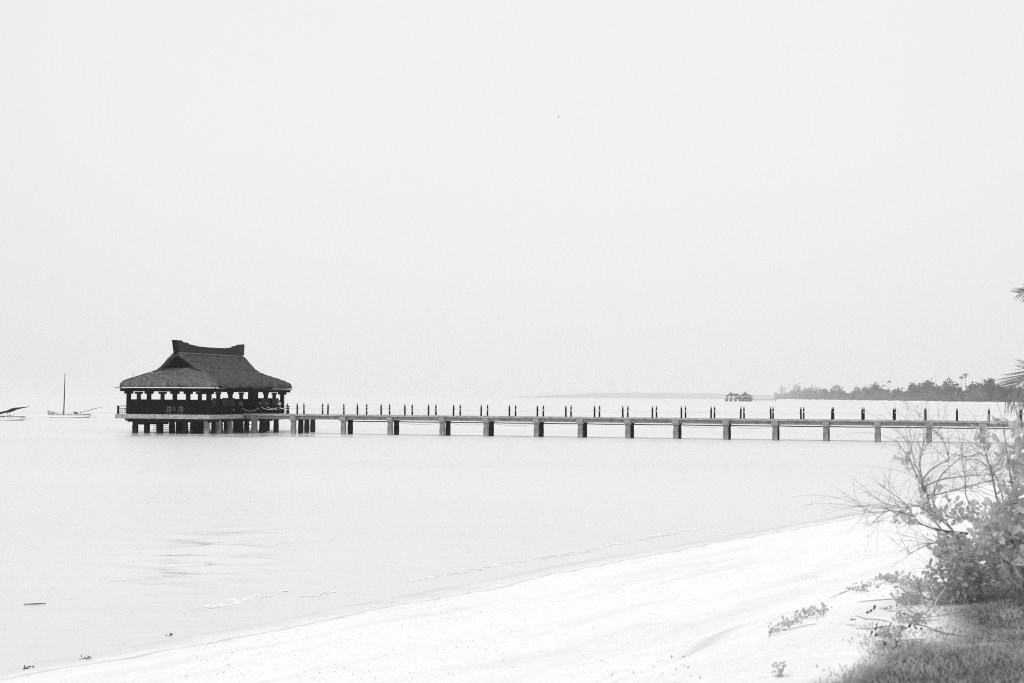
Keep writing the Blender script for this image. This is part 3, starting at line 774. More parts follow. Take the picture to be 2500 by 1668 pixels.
# roof ---------------------------------------------------------------
sm = (E0s+E1s)/2; HWd = 6.5; TL = E1t-E0t; ZE = 5.60
PW = [0,1,2.35,3,4,5.5,6.2,6.5]; PH = [4.44,3.62,2.48,2.1,1.66,1.08,.74,.38]
def prof_(w_): return float(np.interp(w_, PW, PH))
ROWS = [0,.4,.8,1.2,1.6,2.0,2.4,2.7,3.0,3.4,3.8,4.2,4.6,5.0,5.4,5.8,6.1,6.35,6.5]
LIP = [(6.56,.2),(6.5,.04),(6.3,-.02)]
HK = 2.6/3.5
def tv(w_):
    return (1.75 + (2.6-1.75)*w_/3.0) if w_ <= 3.0 else max(-.06, (HWd-w_)*HK)
def jit(a_, b_, amp=.05): return amp*math.sin(a_*1.7+b_*.9)*math.cos(b_*1.3-a_*.6)+rnd.uniform(-.02,.02)
for sgn in (1, -1):
    mb = MB(); NT = 40; rows = [(w_, prof_(w_)) for w_ in ROWS]+LIP
    for r_, (w_, h_) in enumerate(rows):
        a_ = tv(min(w_, HWd)) if w_ <= HWd else -.06; b_ = TL-a_
        for k in range(NT+1):
            t_ = a_+(b_-a_)*k/NT
            dz = jit(w_, t_) if 0 < r_ < len(ROWS) else (0 if r_ == 0 else .07*math.sin(t_*.9+sgn)+.04*math.sin(t_*2.3)+rnd.uniform(-.02,.02))
            mb.v.append((sm+sgn*w_, E0t+t_, ZE+h_+dz))
    for r_ in range(len(rows)-1):
        for k in range(NT):
            q = (r_*(NT+1)+k, r_*(NT+1)+k+1, (r_+1)*(NT+1)+k+1, (r_+1)*(NT+1)+k)
            mb.f.append(q if sgn < 0 else q[::-1])
    o = mb.part('roof_slope', M_thatch, pav, smooth=True)
    md = o.modifiers.new('thickness', 'SOLIDIFY'); md.thickness = .32; md.offset = -1
for end in (0, 1):
    mb = MB(); NS = 30
    ts = [-.06,-.06,-.04]; hs = [-.02,.04,.2]
    rows = [(6.3,-.02,.15),(6.5,.04,-.0),(6.56,.2,-.06)]
    rr = []
    for (w_, h_, t_) in rows: rr.append((w_, h_, t_))
    for w_ in reversed(ROWS):
        if w_ < 2.35: break
        rr.append((w_, prof_(w_), (HWd-w_)*HK))
    for r_, (w_, h_, t_) in enumerate(rr):
        for k in range(NS+1):
            x = -w_+2*w_*k/NS
            if w_ < 3.0: x *= 1.0
            dz = jit(x, w_) if r_ > 2 else .05*math.sin(x*1.1)+rnd.uniform(-.015,.015)
            hh = h_ + (0.10*(1-(x/w_)**2) if w_ < 4 else 0)
            tt = t_ if end == 0 else TL-t_
            mb.v.append((sm+x, E0t+tt, ZE+hh+dz-(.03 if r_>2 else 0)))
    for r_ in range(len(rr)-1):
        for k in range(NS):
            q = (r_*(NS+1)+k, r_*(NS+1)+k+1, (r_+1)*(NS+1)+k+1, (r_+1)*(NS+1)+k)
            mb.f.append(q if end == 0 else q[::-1])
    o = mb.part('roof_skirt', M_skirt, pav, smooth=True)
    md = o.modifiers.new('thickness', 'SOLIDIFY'); md.thickness = .25; md.offset = -1
    tg = 2.95 if end == 0 else TL-2.95
    MB().prism([(sm-3.0,ZE+1.75),(sm-2.3,ZE+2.25),(sm-1,ZE+3.35),(sm,ZE+4.1),(sm+1,ZE+3.35),(sm+2.3,ZE+2.25),(sm+3.0,ZE+1.75)], 1, E0t+tg-.05, E0t+tg+.05).part('gable_wall', M_black, pav)
# pale thatch rolls: below the ridge board and down the hips
def roll(pts, r_, m_=M_roll, nm='thatch_roll'):
    MB().tube([(x+rnd.uniform(-.02,.02), y, z+rnd.uniform(-.03,.03)) for x, y, z in pts], [r_*rnd.uniform(.7,1.2) for _ in pts], 7).part(nm, m_, pav, smooth=True)
for sgn in (1,-1):
    roll([(sm+sgn*.32, E0t+1.9+(TL-3.8)*k/50, ZE+4.22) for k in range(51)], .07)
M_hip = mat('hip_thatch', 0.115, 1.0, 0.3, 5, (2,2,1), spec=0.05)
for end in (0,1):
    for sgn in (1,-1):
        for seg in (np.linspace(.35,3.0,16), np.linspace(3.0,6.4,18)):
            roll([(sm+sgn*w_, E0t+(tv(w_) if end == 0 else TL-tv(w_)), ZE+prof_(w_)-.03) for w_ in seg], .10 if seg[0] < 1 else .085, M_hip, 'hip_roll')
# ridge board
def rb(px, py):
    t_ = t_at(px, sm); return (t_, z_at(py, px, sm, t_))
topl = [rb(*p) for p in [(423.6,830.8),(432,830.6),(440.6,832.0),(441,835.2),(455,837.4),(455.6,840.2),(468,843),(480,846),(505,848.4),(530,849.6),(549,850.4),(560,849.0),(567,848.2),(566.5,846.0),(577.5,844.6),(577.5,842.2),(592.3,840.8)]]
t_a = E0t+1.95; t_b = t_at(591, sm)
bot = [(t_b, ZE+4.33), (t_a, ZE+4.33)]
MB().prism(topl+bot, 0, sm-.2, sm+.2).part('ridge_board', M_ridge, pav)
q0, q1 = topl[0], (t_a, ZE+4.33)
MB().prism([(q0[0]-.12,q0[1]+.03),(q0[0]+.25,q0[1]+.04),(q1[0]+.2,ZE+4.15),(q1[0]-.25,ZE+4.05)], 0, sm-.27, sm+.27).part('ridge_end_board', M_black, pav)
MB().tube([(s_at(324,E0t+3), E0t+3, ZE+.9),(s_at(324,E0t+3), E0t+3, ZE+1.75)], .03, 5).part('lightning_rod', M_pipe, pav)
MB().tube([(s_at(379,E0t+2.2), E0t+1.4, ZE+1.7),(s_at(379,E0t+2.2), E0t+1.4, ZE+1.83)], .07, 6).part('floodlight', M_white, pav)

# chairs and a small lamp on the platform
def chair(s_, t_, lab, m_):
    r_ = thing('chair', (s_, t_, PZ), lab, 'chair', 'chairs on the pavilion platform', frame=FP)
    MB().box(s_-.25,s_+.25,t_-.22,t_+.22,PZ+.42,PZ+.46).part('seat', m_, r_)
    for a_ in (-.23,.23):
        for b_ in (-.2,.2): MB().box(s_+a_-.02,s_+a_+.02,t_+b_-.02,t_+b_+.02,PZ,PZ+(.9 if b_>0 else .42)).part('leg', m_, r_)
    mb = MB()
    for k in range(4): mb.box(s_-.19+k*.12,s_-.15+k*.12,t_+.19,t_+.22,PZ+.47,PZ+.86)
    mb.box(s_-.25,s_+.25,t_+.18,t_+.22,PZ+.86,PZ+.93).part('backrest', m_, r_)
M_ch = mat('pale_chair_wood', 0.22, 0.8)
chair(s_at(412,PT0+.8), PT0+.8, 'pale slatted chair left of the platform middle, in front of the dark wall', M_ch)
chair(s_at(421.5,PT0+.8), PT0+.8, 'right one of the two pale chairs in front of the dark wall', M_ch)
chair(s_at(441,PT0+.9), PT0+.9, 'third pale chair from the left before the dark wall, beside the platform joint', M_ch)
r_ = thing('globe_lamp', (PS1-.3, t_at(571,PS1-.3), PZ), 'small round globe lamp on a short pole at the platform edge by the pier', 'lamp', frame=FP)
tt = t_at(571,PS1-.3)
MB().tube([(PS1-.3,tt,PZ),(PS1-.3,tt,PZ+.45)],.03,6).part('pole', M_pipe, r_)
MB().tube([(PS1-.3,tt,PZ+.42),(PS1-.3,tt,PZ+.47),(PS1-.3,tt,PZ+.55),(PS1-.3,tt,PZ+.63),(PS1-.3,tt,PZ+.67)],[.03,.1,.13,.1,.03],8).part('globe', M_lamp, r_, smooth=True)

# people -------------------------------------------------------------
def person(s_, t_, z0, face, label, shirt, pose):
    r_ = thing('person', (s_, t_, z0), label, 'person', frame=FP)
    pel = (0,0,.9)
    V_ = [pel,(0,.0,1.15),(0,.02,1.38),(0,0,1.47),(0,-.01,1.58),(0,-.02,1.68),
          (.17,.02,1.38),(.24,.0,1.12),(.2,-.18 if pose else -.05,.92),(-.17,.02,1.38),(-.25,.02,1.12),(-.22,-.06,.88),
          (.1,0,.86),(.11,-.03,.48),(.11,.02,.08),(.11,-.14,.03),(-.1,0,.86),(-.12,.04,.48),(-.12,.1,.08),(-.12,-.06,.03)]
    Ed = [(0,1),(1,2),(2,3),(3,4),(4,5),(2,6),(6,7),(7,8),(2,9),(9,10),(10,11),(0,12),(12,13),(13,14),(14,15),(0,16),(16,17),(17,18),(18,19)]
    Rd = [.15,.14,.15,.06,.095,.08,.065,.045,.035,.065,.045,.035,.1,.065,.045,.04,.1,.065,.045,.04]
    c_, s2 = math.cos(face), math.sin(face)
    me = bpy.data.meshes.new('body'); me.from_pydata([(x*c_-y*s2, x*s2+y*c_, z*.97) for x,y,z in V_], Ed, [])
    me.materials.append(M_skin)
    o = bpy.data.objects.new('body', me); col.objects.link(o); o.parent = r_
    md = o.modifiers.new('skin','SKIN'); 
    for i, rr in enumerate(Rd): me.skin_vertices[0].data[i].radius = (rr*.9, rr*.9)
    me.skin_vertices[0].data[0].use_root = True
    sb = o.modifiers.new('sub','SUBSURF'); sb.levels = 1; sb.render_levels = 1
    def garment(nm, vi, ed, rd, m_):
        g = bpy.data.meshes.new(nm); g.from_pydata([(V_[i][0]*c_-V_[i][1]*s2, V_[i][0]*s2+V_[i][1]*c_, V_[i][2]*.97) for i in vi], ed, []); g.materials.append(m_)
        go = bpy.data.objects.new(nm, g); col.objects.link(go); go.parent = r_
        go.modifiers.new('skin','SKIN')
        for i, rr in enumerate(rd): g.skin_vertices[0].data[i].radius = (rr, rr)
        g.skin_vertices[0].data[0].use_root = True
        q = go.modifiers.new('sub','SUBSURF'); q.levels = 1; q.render_levels = 1
    garment('shirt', [0,1,2,6,7,9,10], [(0,1),(1,2),(2,3),(3,4),(2,5),(5,6)], [.17,.165,.165,.085,.06,.085,.06], shirt)
    garment('trousers', [0,12,13,14,16,17,18], [(0,1),(1,2),(2,3),(0,4),(4,5),(5,6)], [.165,.12,.085,.065,.12,.085,.065], M_hair)
    mb = MB(); 
    mb.tube([(0,0,z0+1.58*.97),(0,0,z0+1.64*.97),(0,0,z0+1.72*.97),(0,0,z0+1.75*.97)],[.09,.108,.085,.02],8)
    mb.v = [(x+s_+.02, y+t_+.02, z) for x,y,z in mb.v]
    mb.part('hair', M_hair, r_, smooth=True)
sq = s_at(588, TN+.6)
person(sq, TN+.6, ZD, 0.4, 'person in grey shirt standing where the pier meets the pavilion', M_shirt, True)
tq = 186.0
person(s_at(684.5, 181.3), 181.0, PZ+.08, -0.3, 'person in pale shirt at the right corner of the pavilion', M_shirt2, False)

# ------------------------------------------------------------------ outrigger boats
def boat(px0, px1, pyw, label, mastpx=None, flip=False, boom=None, big=False):
    pm_ = (px0+px1)/2; c = sea(pm_, pyw); Yb = c.y
    X = lambda p: at(p, hor(p), Yb).x
    Zz = lambda p, py: at(p, py, Yb).z
    r_ = thing('outrigger_boat', (c.x, Yb, 0), label, 'boat', 'white outrigger boats moored left of the pavilion')
    x0, x1 = X(px0), X(px1); Ln = x1-x0
    # hull: lofted sections
    mb = MB(); n = 14; K = 7; vs_ = []; fs = []
    for i in range(n+1):
        f_ = i/n; x = x0+Ln*f_; hw = .42*math.sin(math.pi*min(1,max(0,f_)))**.55+.02
        sheer = .55+.30*abs(2*f_-1)**2.5; keel = -.35+.4*abs(2*f_-1)**6
        for k in range(K):
            a_ = -1+2*k/(K-1); yy = Yb+hw*a_; zz = keel+(sheer-keel)*(abs(a_)**2.2)
            vs_.append((x, yy, zz))
    for i in range(n):
        for k in range(K-1): fs.append((i*K+k,(i+1)*K+k,(i+1)*K+k+1,i*K+k+1))
    for i in range(n): fs.append((i*K,i*K+K-1,(i+1)*K+K-1,(i+1)*K))
    mb.add(vs_, fs).part('hull', M_white, r_, smooth=False)
    MB().box(x0+Ln*.12, x1-Ln*.06, Yb-.43, Yb+.43, -.2, .07).part('boot_stripe', M_black, r_)
    MB().box(x0+Ln*.08, x1-Ln*.03, Yb-.34, Yb+.34, .62, .70).part('deck_trim', M_mast, r_)
    for s_ in (-1, 1):
        pts = [(x0-Ln*.02+ (Ln*1.02)*k/10, Yb+s_*2.7, .16+.22*abs(k/5-1)**2.5) for k in range(11)]
        MB().tube(pts, .12 if s_ < 0 else .08, 6).part('outrigger_float', M_white, r_, smooth=True)
    for f_ in (.3,.5,.68):
        x = x0+Ln*f_
        pts = [(x, Yb-2.7, .2),(x, Yb-2.0, .75),(x, Yb, 1.0),(x, Yb+2.0, .75),(x, Yb+2.7, .2)]
        MB().tube(pts, .05, 6).part('outrigger_arm', M_white, r_, smooth=True)
    for f_ in (.37,.62,.74):
        x = x0+Ln*f_
        mb = MB(); mb.tube([(x,Yb-.38,.55),(x+.04,Yb-.38,1.28)],.05,5); mb.tube([(x,Yb+.38,.55),(x+.04,Yb+.38,1.28)],.05,5); mb.tube([(x+.04,Yb-.42,1.25),(x+.04,Yb+.42,1.25)],.05,5)
        mb.part('frame_hoop', M_white, r_)
    if mastpx:
        MB().tube([(X(mastpx[0]),Yb,.5),(X((mastpx[0]+mastpx[2])/2)+.03,Yb,Zz(mastpx[0],(mastpx[1]+mastpx[3])/2)),(X(mastpx[2]),Yb,Zz(mastpx[2],mastpx[3]))],[.12,.10,.06],8).part('mast', M_mast, r_, smooth=True)
        MB().box(X(180), X(189.5), Yb-.3, Yb+.3, Zz(185,1011), Zz(185,1006.4)).part('engine_box', M_black, r_, bevel=.03)
    mb = MB()
    for k in range(9):
        x = x0+Ln*(.06+.02*k); mb.tube([(x,Yb+rnd.uniform(-.3,.3),.75),(x+rnd.uniform(-.3,.3),Yb+rnd.uniform(-.3,.3),1.05+rnd.uniform(0,.45)*(1-k/9)),(x+.5,Yb,.74)],.035,4)
    mb.part('net_heap', M_tarp, r_)
    if boom:
        for j, pts_ in enumerate(boom):
            pts = [(X(a_), Yb+rnd.uniform(-.1,.1), Zz(a_, b_)) for a_, b_, _ in pts_]
            MB().tube(pts, [q[2] for q in pts_], 6).part('furled_sail_boom', M_tarp, r_)
    return r_
boat(109, 226, 1019.6, 'white outrigger boat with one tall bare mast left of the pavilion', mastpx=(156.3,1010,157.8,911),
     boom=[[(193,1009,.09),(198,1007.5,.05),(215,1003,.045),(222,1001,.06),(232,998,.05),(253,993,.025)],[(232,1019,.03),(239,1019,.02)]])
boat(-62, 66, 1026.4, 'white outrigger boat cut off by the left edge, with a dark furled sail',
     boom=[[(-30,1017,.1),(0,1010,.13),(15,1005.5,.2),(22,1004.5,.28),(30,1001,.33),(40,998,.22),(52,996,.13),(73,993,.04)],
           [(-20,1012,.08),(8,1006,.1),(24,1003,.16),(40,1001,.08)],[(-10,1018,.06),(28,1014.5,.04)],[(35,1020.5,.05),(40,1017,.03)]])

# ------------------------------------------------------------------ bird, floating stick
p = at(1363, 286, 250)
mb = MB()
mb.tube([(p.x-.16,p.y,p.z),(p.x-.08,p.y,p.z+.01),(p.x+.06,p.y,p.z),(p.x+.17,p.y,p.z)],[.012,.05,.045,.01],6)
bird = thing('bird', (p.x,p.y,p.z), 'tiny lone bird gliding high in the pale sky', 'bird')
mb.part('body', M_bird, bird)
for s_ in (-1,1):
    MB().add([(p.x-.06,p.y,p.z+.03),(p.x+.07,p.y,p.z+.03),(p.x+.10,p.y+s_*.2,p.z+.09),(p.x-.02,p.y+s_*.2,p.z+.10),(p.x+.17,p.y+s_*.42,p.z+.03),(p.x-.03+.02,p.y+s_*.2,p.z+.085)],[(0,1,2,3),(3,2,4),(0,3,5)]).part('wing', M_bird, bird)
a_ = sea(58,1475.5,.02); b_ = sea(86,1474.5,.02); c_ = sea(113,1473,.02)
MB().tube([a_, b_, c_], [.010,.016,.008], 6).obj('floating_stick', M_drift, tuple(b_), 'thin dark stick floating on the calm water near the lower left corner', 'stick')

# ------------------------------------------------------------------ sea foam streaks near the shore
fo = [(545,1478,125,7),(600,1462,120,9),(770,1452,60,5),(1050,1410,90,4),(1130,1398,80,5),(1230,1378,110,6),(1330,1362,90,5),(1400,1350,90,6),(1500,1330,90,5),(1610,1308,100,5),(1700,1292,90,4),(1960,1232,80,4),(2060,1212,110,5),(2180,1190,120,5)]
Qs = []
for px, py, wpx, hpx in fo:
    for _ in range(60 if px < 700 else 26):
        a_ = rnd.gauss(0,.33); q = sea(px+a_*wpx, py - a_*wpx*.17 + rnd.gauss(0,.35)*hpx, .005)
        k = (q.y)/FPX; L_ = rnd.uniform(2,12)*k; w2 = rnd.uniform(.3,1.1)*k*7; n = 7
        cx_, cy_ = q.x, q.y; an = rnd.uniform(-.1,.5)
        pts = []
        for j in range(6):
            th = 2*math.pi*j/6+rnd.uniform(-.3,.3); rr = rnd.uniform(.7,1.1)
            ex, ey = math.cos(th)*L_*rr, math.sin(th)*w2*rr
            pts.append((cx_+ex*math.cos(an)-ey*math.sin(an), cy_+ex*math.sin(an)+ey*math.cos(an), .005))
        Qs.append(pts)
A = np.array(Qs)
A[:, :, 2] += (np.arange(len(A)) * 0.000004)[:, None]
me = np_mesh('sea_foam', A.reshape(-1,3), np.arange(A.shape[0]*6).reshape(-1,6), M_foam)
o = bpy.data.objects.new('sea_foam', me); col.objects.link(o); tag(o, 'faint white foam streaks on the shallows along the beach', 'foam', kind='stuff')

# ------------------------------------------------------------------ leaf tools
LEAF = np.array([(0,0,0),(.28,.30,.05),(.42,.68,.03),(.22,.96,-.04),(0,1.02,-.08),(-.22,.96,-.04),(-.42,.68,.03),(-.28,.30,.05),(0,.5,-.05)], float)
LF = np.array([(0,1,8),(1,2,8),(2,3,8),(3,4,8),(4,5,8),(5,6,8),(6,7,8),(7,0,8)])
LEAF[:,0] *= .62
def rot_rand(n, rng_, upb=0.0):
    q = rng_.normal(size=(n,4)); q /= np.linalg.norm(q, axis=1)[:,None]
    w_, x, y, z = q.T
    R = np.stack([1-2*(y*y+z*z),2*(x*y-w_*z),2*(x*z+w_*y),2*(x*y+w_*z),1-2*(x*x+z*z),2*(y*z-w_*x),2*(x*z-w_*y),2*(y*z+w_*x),1-2*(x*x+y*y)], -1).reshape(n,3,3)
    return R
def scatter_leaves(P, size, rng_, R=None):
    n = len(P); R = rot_rand(n, rng_) if R is None else R
    s_ = size*rng_.uniform(.6,1.25,n)[:,None,None]
    V_ = np.einsum('nij,kj->nki', R, LEAF)*s_ + P[:,None,:]
    F_ = (LF[None]+ (np.arange(n)*9)[:,None,None]).reshape(-1,3)
    return V_.reshape(-1,3), F_
leaf_me = {}
def leaf_parts(root, P, size, m_, n_parts, rng_):
    """first n_parts leaves as objects, rest joined as stuff"""
    b = np.array(BASE[root.name]); 
    if m_.name not in leaf_me: leaf_me[m_.name] = np_mesh('leaf', LEAF, LF, m_, False)
    order = np.argsort(P[:,1])
    pick, rest = P[order[:n_parts]], P[order[n_parts:]]
    for p_ in pick:
        o = bpy.data.objects.new('leaf', leaf_me[m_.name]); col.objects.link(o); o.parent = root
        o.location = p_-b; o.rotation_euler = (rng_.uniform(-1.2,1.9), rng_.uniform(-1,1), rng_.uniform(0,6.28)); s_ = size*rng_.uniform(.7,1.25); o.scale = (s_,s_,s_)
    if len(rest):
        V_, F_ = scatter_leaves(rest-b, size, rng_)
        me = np_mesh('foliage', V_, F_, m_); o = bpy.data.objects.new('foliage', me); col.objects.link(o); o.parent = root; o['kind'] = 'stuff'

# ------------------------------------------------------------------ shrubs on the bank
def tubes_from_px(lines, root, mb_main, r0_, r1_, m_, nm='branch'):
    out_ = []
    for ln in lines:
        pts = [at(*q) for q in ln]
        # subdivide smoothly
        P = []
        for i in range(len(pts)-1):
            for k in range(4):
                t = k/4; p0_ = pts[max(i-1,0)]; p1_ = pts[i]; p2_ = pts[i+1]; p3_ = pts[min(i+2,len(pts)-1)]
                P.append(0.5*((2*p1_)+(p2_-p0_)*t+(2*p0_-5*p1_+4*p2_-p3_)*t*t+(3*p1_-p0_-3*p2_+p3_)*t**3))
        P.append(pts[-1])
        n = len(P); MB().tube(P, [r0_+(r1_-r0_)*(i/(n-1)) for i in range(n)], 6).part(nm, m_, root, smooth=True)
        out_.append(P)
    return out_
def add_twigs(paths, root, n, lmin, lmax, r_, rng_, m_, upw=.5, nm='twig', tips=None):
    mb = MB()
    for _ in range(n):
        P = paths[rng_.integers(len(paths))]; i = rng_.integers(len(P)//4, len(P)); p_ = Vector(P[i])
        tdir = (Vector(P[min(i+1,len(P)-1)])-Vector(P[max(i-1,0)])).normalized()
        d = (tdir*.7+Vector((rng_.normal()*.6-.15, rng_.normal()*.6, rng_.normal()*.55+upw))).normalized()
        L_ = rng_.uniform(lmin,lmax); cur = Vector((rng_.normal(),rng_.normal(),rng_.normal()))*.35
        pts = [p_]; k_ = 6
        for k in range(k_):
            d = (d+cur*(1/k_)+Vector((0,0,-.04))).normalized(); pts.append(pts[-1]+d*L_/k_)
        mb.tube(pts, [r_*(1-.75*k/k_) for k in range(k_+1)], 4, cap=False)
        if tips is not None: tips.append(pts)
        if rng_.random() < .6:
            q = pts[3]; d2 = (d+Vector((rng_.normal(),rng_.normal(),rng_.normal()))*.8).normalized()
            pp = [q, q+d2*L_*.2, q+d2*L_*.38+Vector((0,0,.01))]
            mb.tube(pp, [r_*.5,r_*.35,r_*.2], 4, cap=False)
            if tips is not None: tips.append(pp)
    mb.part(nm, m_, root, kind='stuff')
R1 = np.random.default_rng(21)
def blob(cx, cy, rx, ry, Y, dY, n, rng_):
    out_ = []
    for _ in range(n):
        a_ = rng_.uniform(0,6.283); r_ = math.sqrt(rng_.random()); q = at(cx+math.cos(a_)*r_*rx, cy+math.sin(a_)*r_*ry, Y+rng_.uniform(-dY,dY)); out_.append(q)
    return out_
def root_px(px, Y):
    x = at(px, hor(px), Y).x; z = tz(x, Y); v = Vector((x, Y, z)) - C0
    return Vector((x, Y, z)), (px, H/2 - FPX*v.dot(up)/v.dot(fwd), Y)
# A: bare twiggy shrub reaching out over the beach
gb, b0 = root_px(2345, 12.4)
sh = thing('twiggy_shrub', tuple(gb), 'half bare shrub on the grass bank with long thin twigs reaching left over the beach', 'shrub')
YA = gb.y
mainl = [
 [b0,(2375,1400,YA),(2360,1330,YA),(2300,1296,YA-.1),(2262,1286,YA-.2),(2234,1266,YA-.3),(2215,1235,YA-.3),(2180,1206,YA-.4),(2147,1184,YA-.5)],
 [b0,(2360,1400,YA),(2335,1335,YA),(2290,1297,YA),(2235,1274,YA),(2180,1250,YA),(2150,1234,YA),(2120,1234,YA),(2098,1238,YA)],
 [b0,(2380,1380,YA+.2),(2330,1300,YA+.2),(2280,1255,YA+.2),(2262,1205,YA+.1),(2250,1170,YA),(2232,1125,YA),(2224,1085,YA),(2221,1048,YA)],
 [(2330,1300,YA+.2),(2280,1232,YA+.3),(2280,1205,YA+.3),(2295,1165,YA+.3),(2330,1130,YA+.3),(2347,1118,YA+.3),(2375,1112,YA+.3),(2402,1100,YA+.3)],
 [(2262,1205,YA+.1),(2250,1180,YA),(2270,1150,YA-.1),(2300,1130,YA-.1),(2316,1122,YA-.1),(2307,1085,YA-.1),(2290,1058,YA-.1),(2278,1050,YA-.1)],
 [(2262,1200,YA+.1),(2240,1165,YA+.1),(2220,1120,YA+.1),(2200,1092,YA+.1),(2185,1072,YA+.1)],
 [(2430,1330,YA+.3),(2400,1280,YA+.3),(2360,1215,YA+.3),(2358,1180,YA+.3),(2352,1140,YA+.3),(2348,1105,YA+.3)],
 [(2470,1330,YA+.4),(2450,1230,YA+.4),(2442,1190,YA+.4),(2425,1155,YA+.3),(2400,1130,YA+.3),(2370,1120,YA+.3)],
 [(2256,1188,YA),(2295,1172,YA),(2345,1164,YA),(2400,1160,YA),(2435,1160,YA)],
 [(2262,1210,YA),(2300,1205,YA),(2350,1192,YA),(2400,1178,YA),(2435,1168,YA)],
 [(2230,1262,YA-.3),(2215,1255,YA-.3),(2190,1250,YA-.3),(2170,1246,YA-.3),(2150,1258,YA-.3),(2125,1280,YA-.3),(2105,1275,YA-.3)],
 [(2300,1296,YA),(2268,1252,YA),(2240,1236,YA),(2200,1240,YA),(2160,1228,YA),(2130,1210,YA)],
 [(2258,1200,YA-.1),(2246,1140,YA-.1),(2250,1100,YA-.1),(2262,1060,YA-.1)],
 [(2440,1370,YA),(2360,1330,YA),(2290,1326,YA),(2255,1335,YA),(2215,1355,YA)],
]
paths = tubes_from_px(mainl, sh, None, .0065, .0018, M_twig)
thick = tubes_from_px([[b0,(2350,1420,YA),(2345,1340,YA),(2330,1302,YA-.02)],[(2362,1303,YA-.03),(2310,1297,YA-.1),(2272,1289,YA-.2)]], sh, None, .013, .007, M_twig)
tips = []
add_twigs(paths, sh, 230, .12, .6, .0018, R1, M_twig, .35, tips=tips)
P = []
for pts in tips:
    if R1.random() < .45:
        for q in pts[2:]:
            if R1.random() < .4: P.append(tuple(q+Vector((R1.normal(),R1.normal(),R1.normal()))*.015))
Psm = np.array(P)
leaf_parts(sh, Psm, .020, M_leafd, 60, R1)
P = []
for b in [(2285,1255,26,14,.2,70),(2330,1250,28,26,.2,60),(2262,1225,16,22,.15,50),(2390,1255,40,28,.3,110),(2215,1268,26,16,.15,35),(2205,1250,14,10,.1,16),(2300,1200,20,20,.15,12),
          (2320,1320,36,20,.2,120),(2300,1345,26,20,.2,60),(2330,1380,40,30,.2,120),(2222,1130,14,20,.1,16),(2198,1110,14,16,.1,12),(2250,1180,14,16,.1,22)]:
    P += [tuple(q) for q in blob(b[0],b[1],b[2],b[3],YA,b[4],b[5],R1)]
Pm = np.array(P)
leaf_parts(sh, Pm, .055, M_leaf, 160, R1)

# B: leafy shrub at the right edge, large pale leaves
gb2, b2_ = root_px(2490, 11.4)
sh2 = thing('leafy_shrub', tuple(gb2), 'tall shrub with large pale oval leaves at the right edge', 'shrub')
YB = gb2.y
st2 = [[b2_,(2500,1400,YB),(2480,1250,YB),(2462,1130,YB),(2450,1040,YB)],[b2_,(2530,1350,YB),(2520,1180,YB+.1),(2500,1060,YB),(2480,1000,YB)],
       [b2_,(2470,1400,YB),(2440,1310,YB),(2400,1250,YB)],[(2500,1400,YB),(2440,1240,YB),(2420,1150,YB-.2),(2400,1090,YB-.2)],[(2520,1350,YB),(2560,1200,YB),(2570,1080,YB)]]
pb = tubes_from_px(st2, sh2, None, .010, .003, M_twig)
tips2 = []
add_twigs(pb, sh2, 60, .15, .5, .002, R1, M_twig, .5, tips=tips2)
P = []
for b in [(2470,1095,28,56,.35,36),(2412,1078,22,40,.2,13),(2440,1135,14,16,.15,10),(2490,1130,30,60,.3,44),(2478,1200,32,38,.3,46),(2460,1255,46,36,.3,110),(2545,1150,45,120,.3,90),
          (2425,1305,46,32,.3,140),(2480,1330,50,60,.3,220),(2440,1034,20,18,.2,5),(2384,1064,16,20,.15,5),(2494,1040,24,28,.2,14)]:
    P += [tuple(q) for q in blob(b[0],b[1],b[2],b[3],YB,b[4],b[5],R1)]
leaf_parts(sh2, np.array(P), .088, M_leaf, 300, R1)
# pale arching stems in front of the shadow
tubes_from_px([[(2440,1352,YB-.1),(2450,1385,YB-.3),(2470,1415,YB-.3),(2500,1440,YB-.3)],[(2470,1360,YB-.1),(2482,1395,YB-.3),(2510,1430,YB-.3)],[(2400,1360,YB),(2420,1368,YB),(2440,1364,YB)]], sh2, None, .0028, .002, M_stem, 'dry_stem')

# C: low dense shrub in the shade under both
gb3, b3_ = root_px(2350, 11.9)
sh3 = thing('low_shrub', tuple(gb3), 'low dense dark shrub at the foot of the bank edge below the bare twigs', 'shrub')
YC = gb3.y
pc = tubes_from_px([[b3_,(2310,1430,YC),(2290,1380,YC)],[b3_,(2380,1420,YC),(2420,1350,YC+.3)],[b3_,(2260,1460,YC),(2240,1420,YC)]], sh3, None, .008, .003, M_twig)
add_twigs(pc, sh3, 50, .15, .4, .002, R1, M_twig, .3)
P = []
for b in [(2345,1390,46,40,.4,230),(2375,1430,46,36,.4,200),(2318,1450,36,36,.35,130),(2410,1370,60,45,.5,330),(2470,1400,50,50,.5,240),(2285,1440,24,26,.3,60),(2340,1350,50,30,.4,200),(2272,1400,12,18,.2,22),(2450,1330,50,40,.5,220)]:
    P += [tuple(q) for q in blob(b[0],b[1],b[2],b[3],YC+.35,b[4],b[5],R1)]
leaf_parts(sh3, np.array(P), .062, M_leafd, 240, R1)
tubes_from_px([[(2275,1512,YC-.1),(2285,1470,YC-.1),(2312,1430,YC)],[(2372,1515,YC-.1),(2365,1480,YC),(2350,1430,YC)]], sh3, None, .006, .004, M_stem, 'pale_stem')

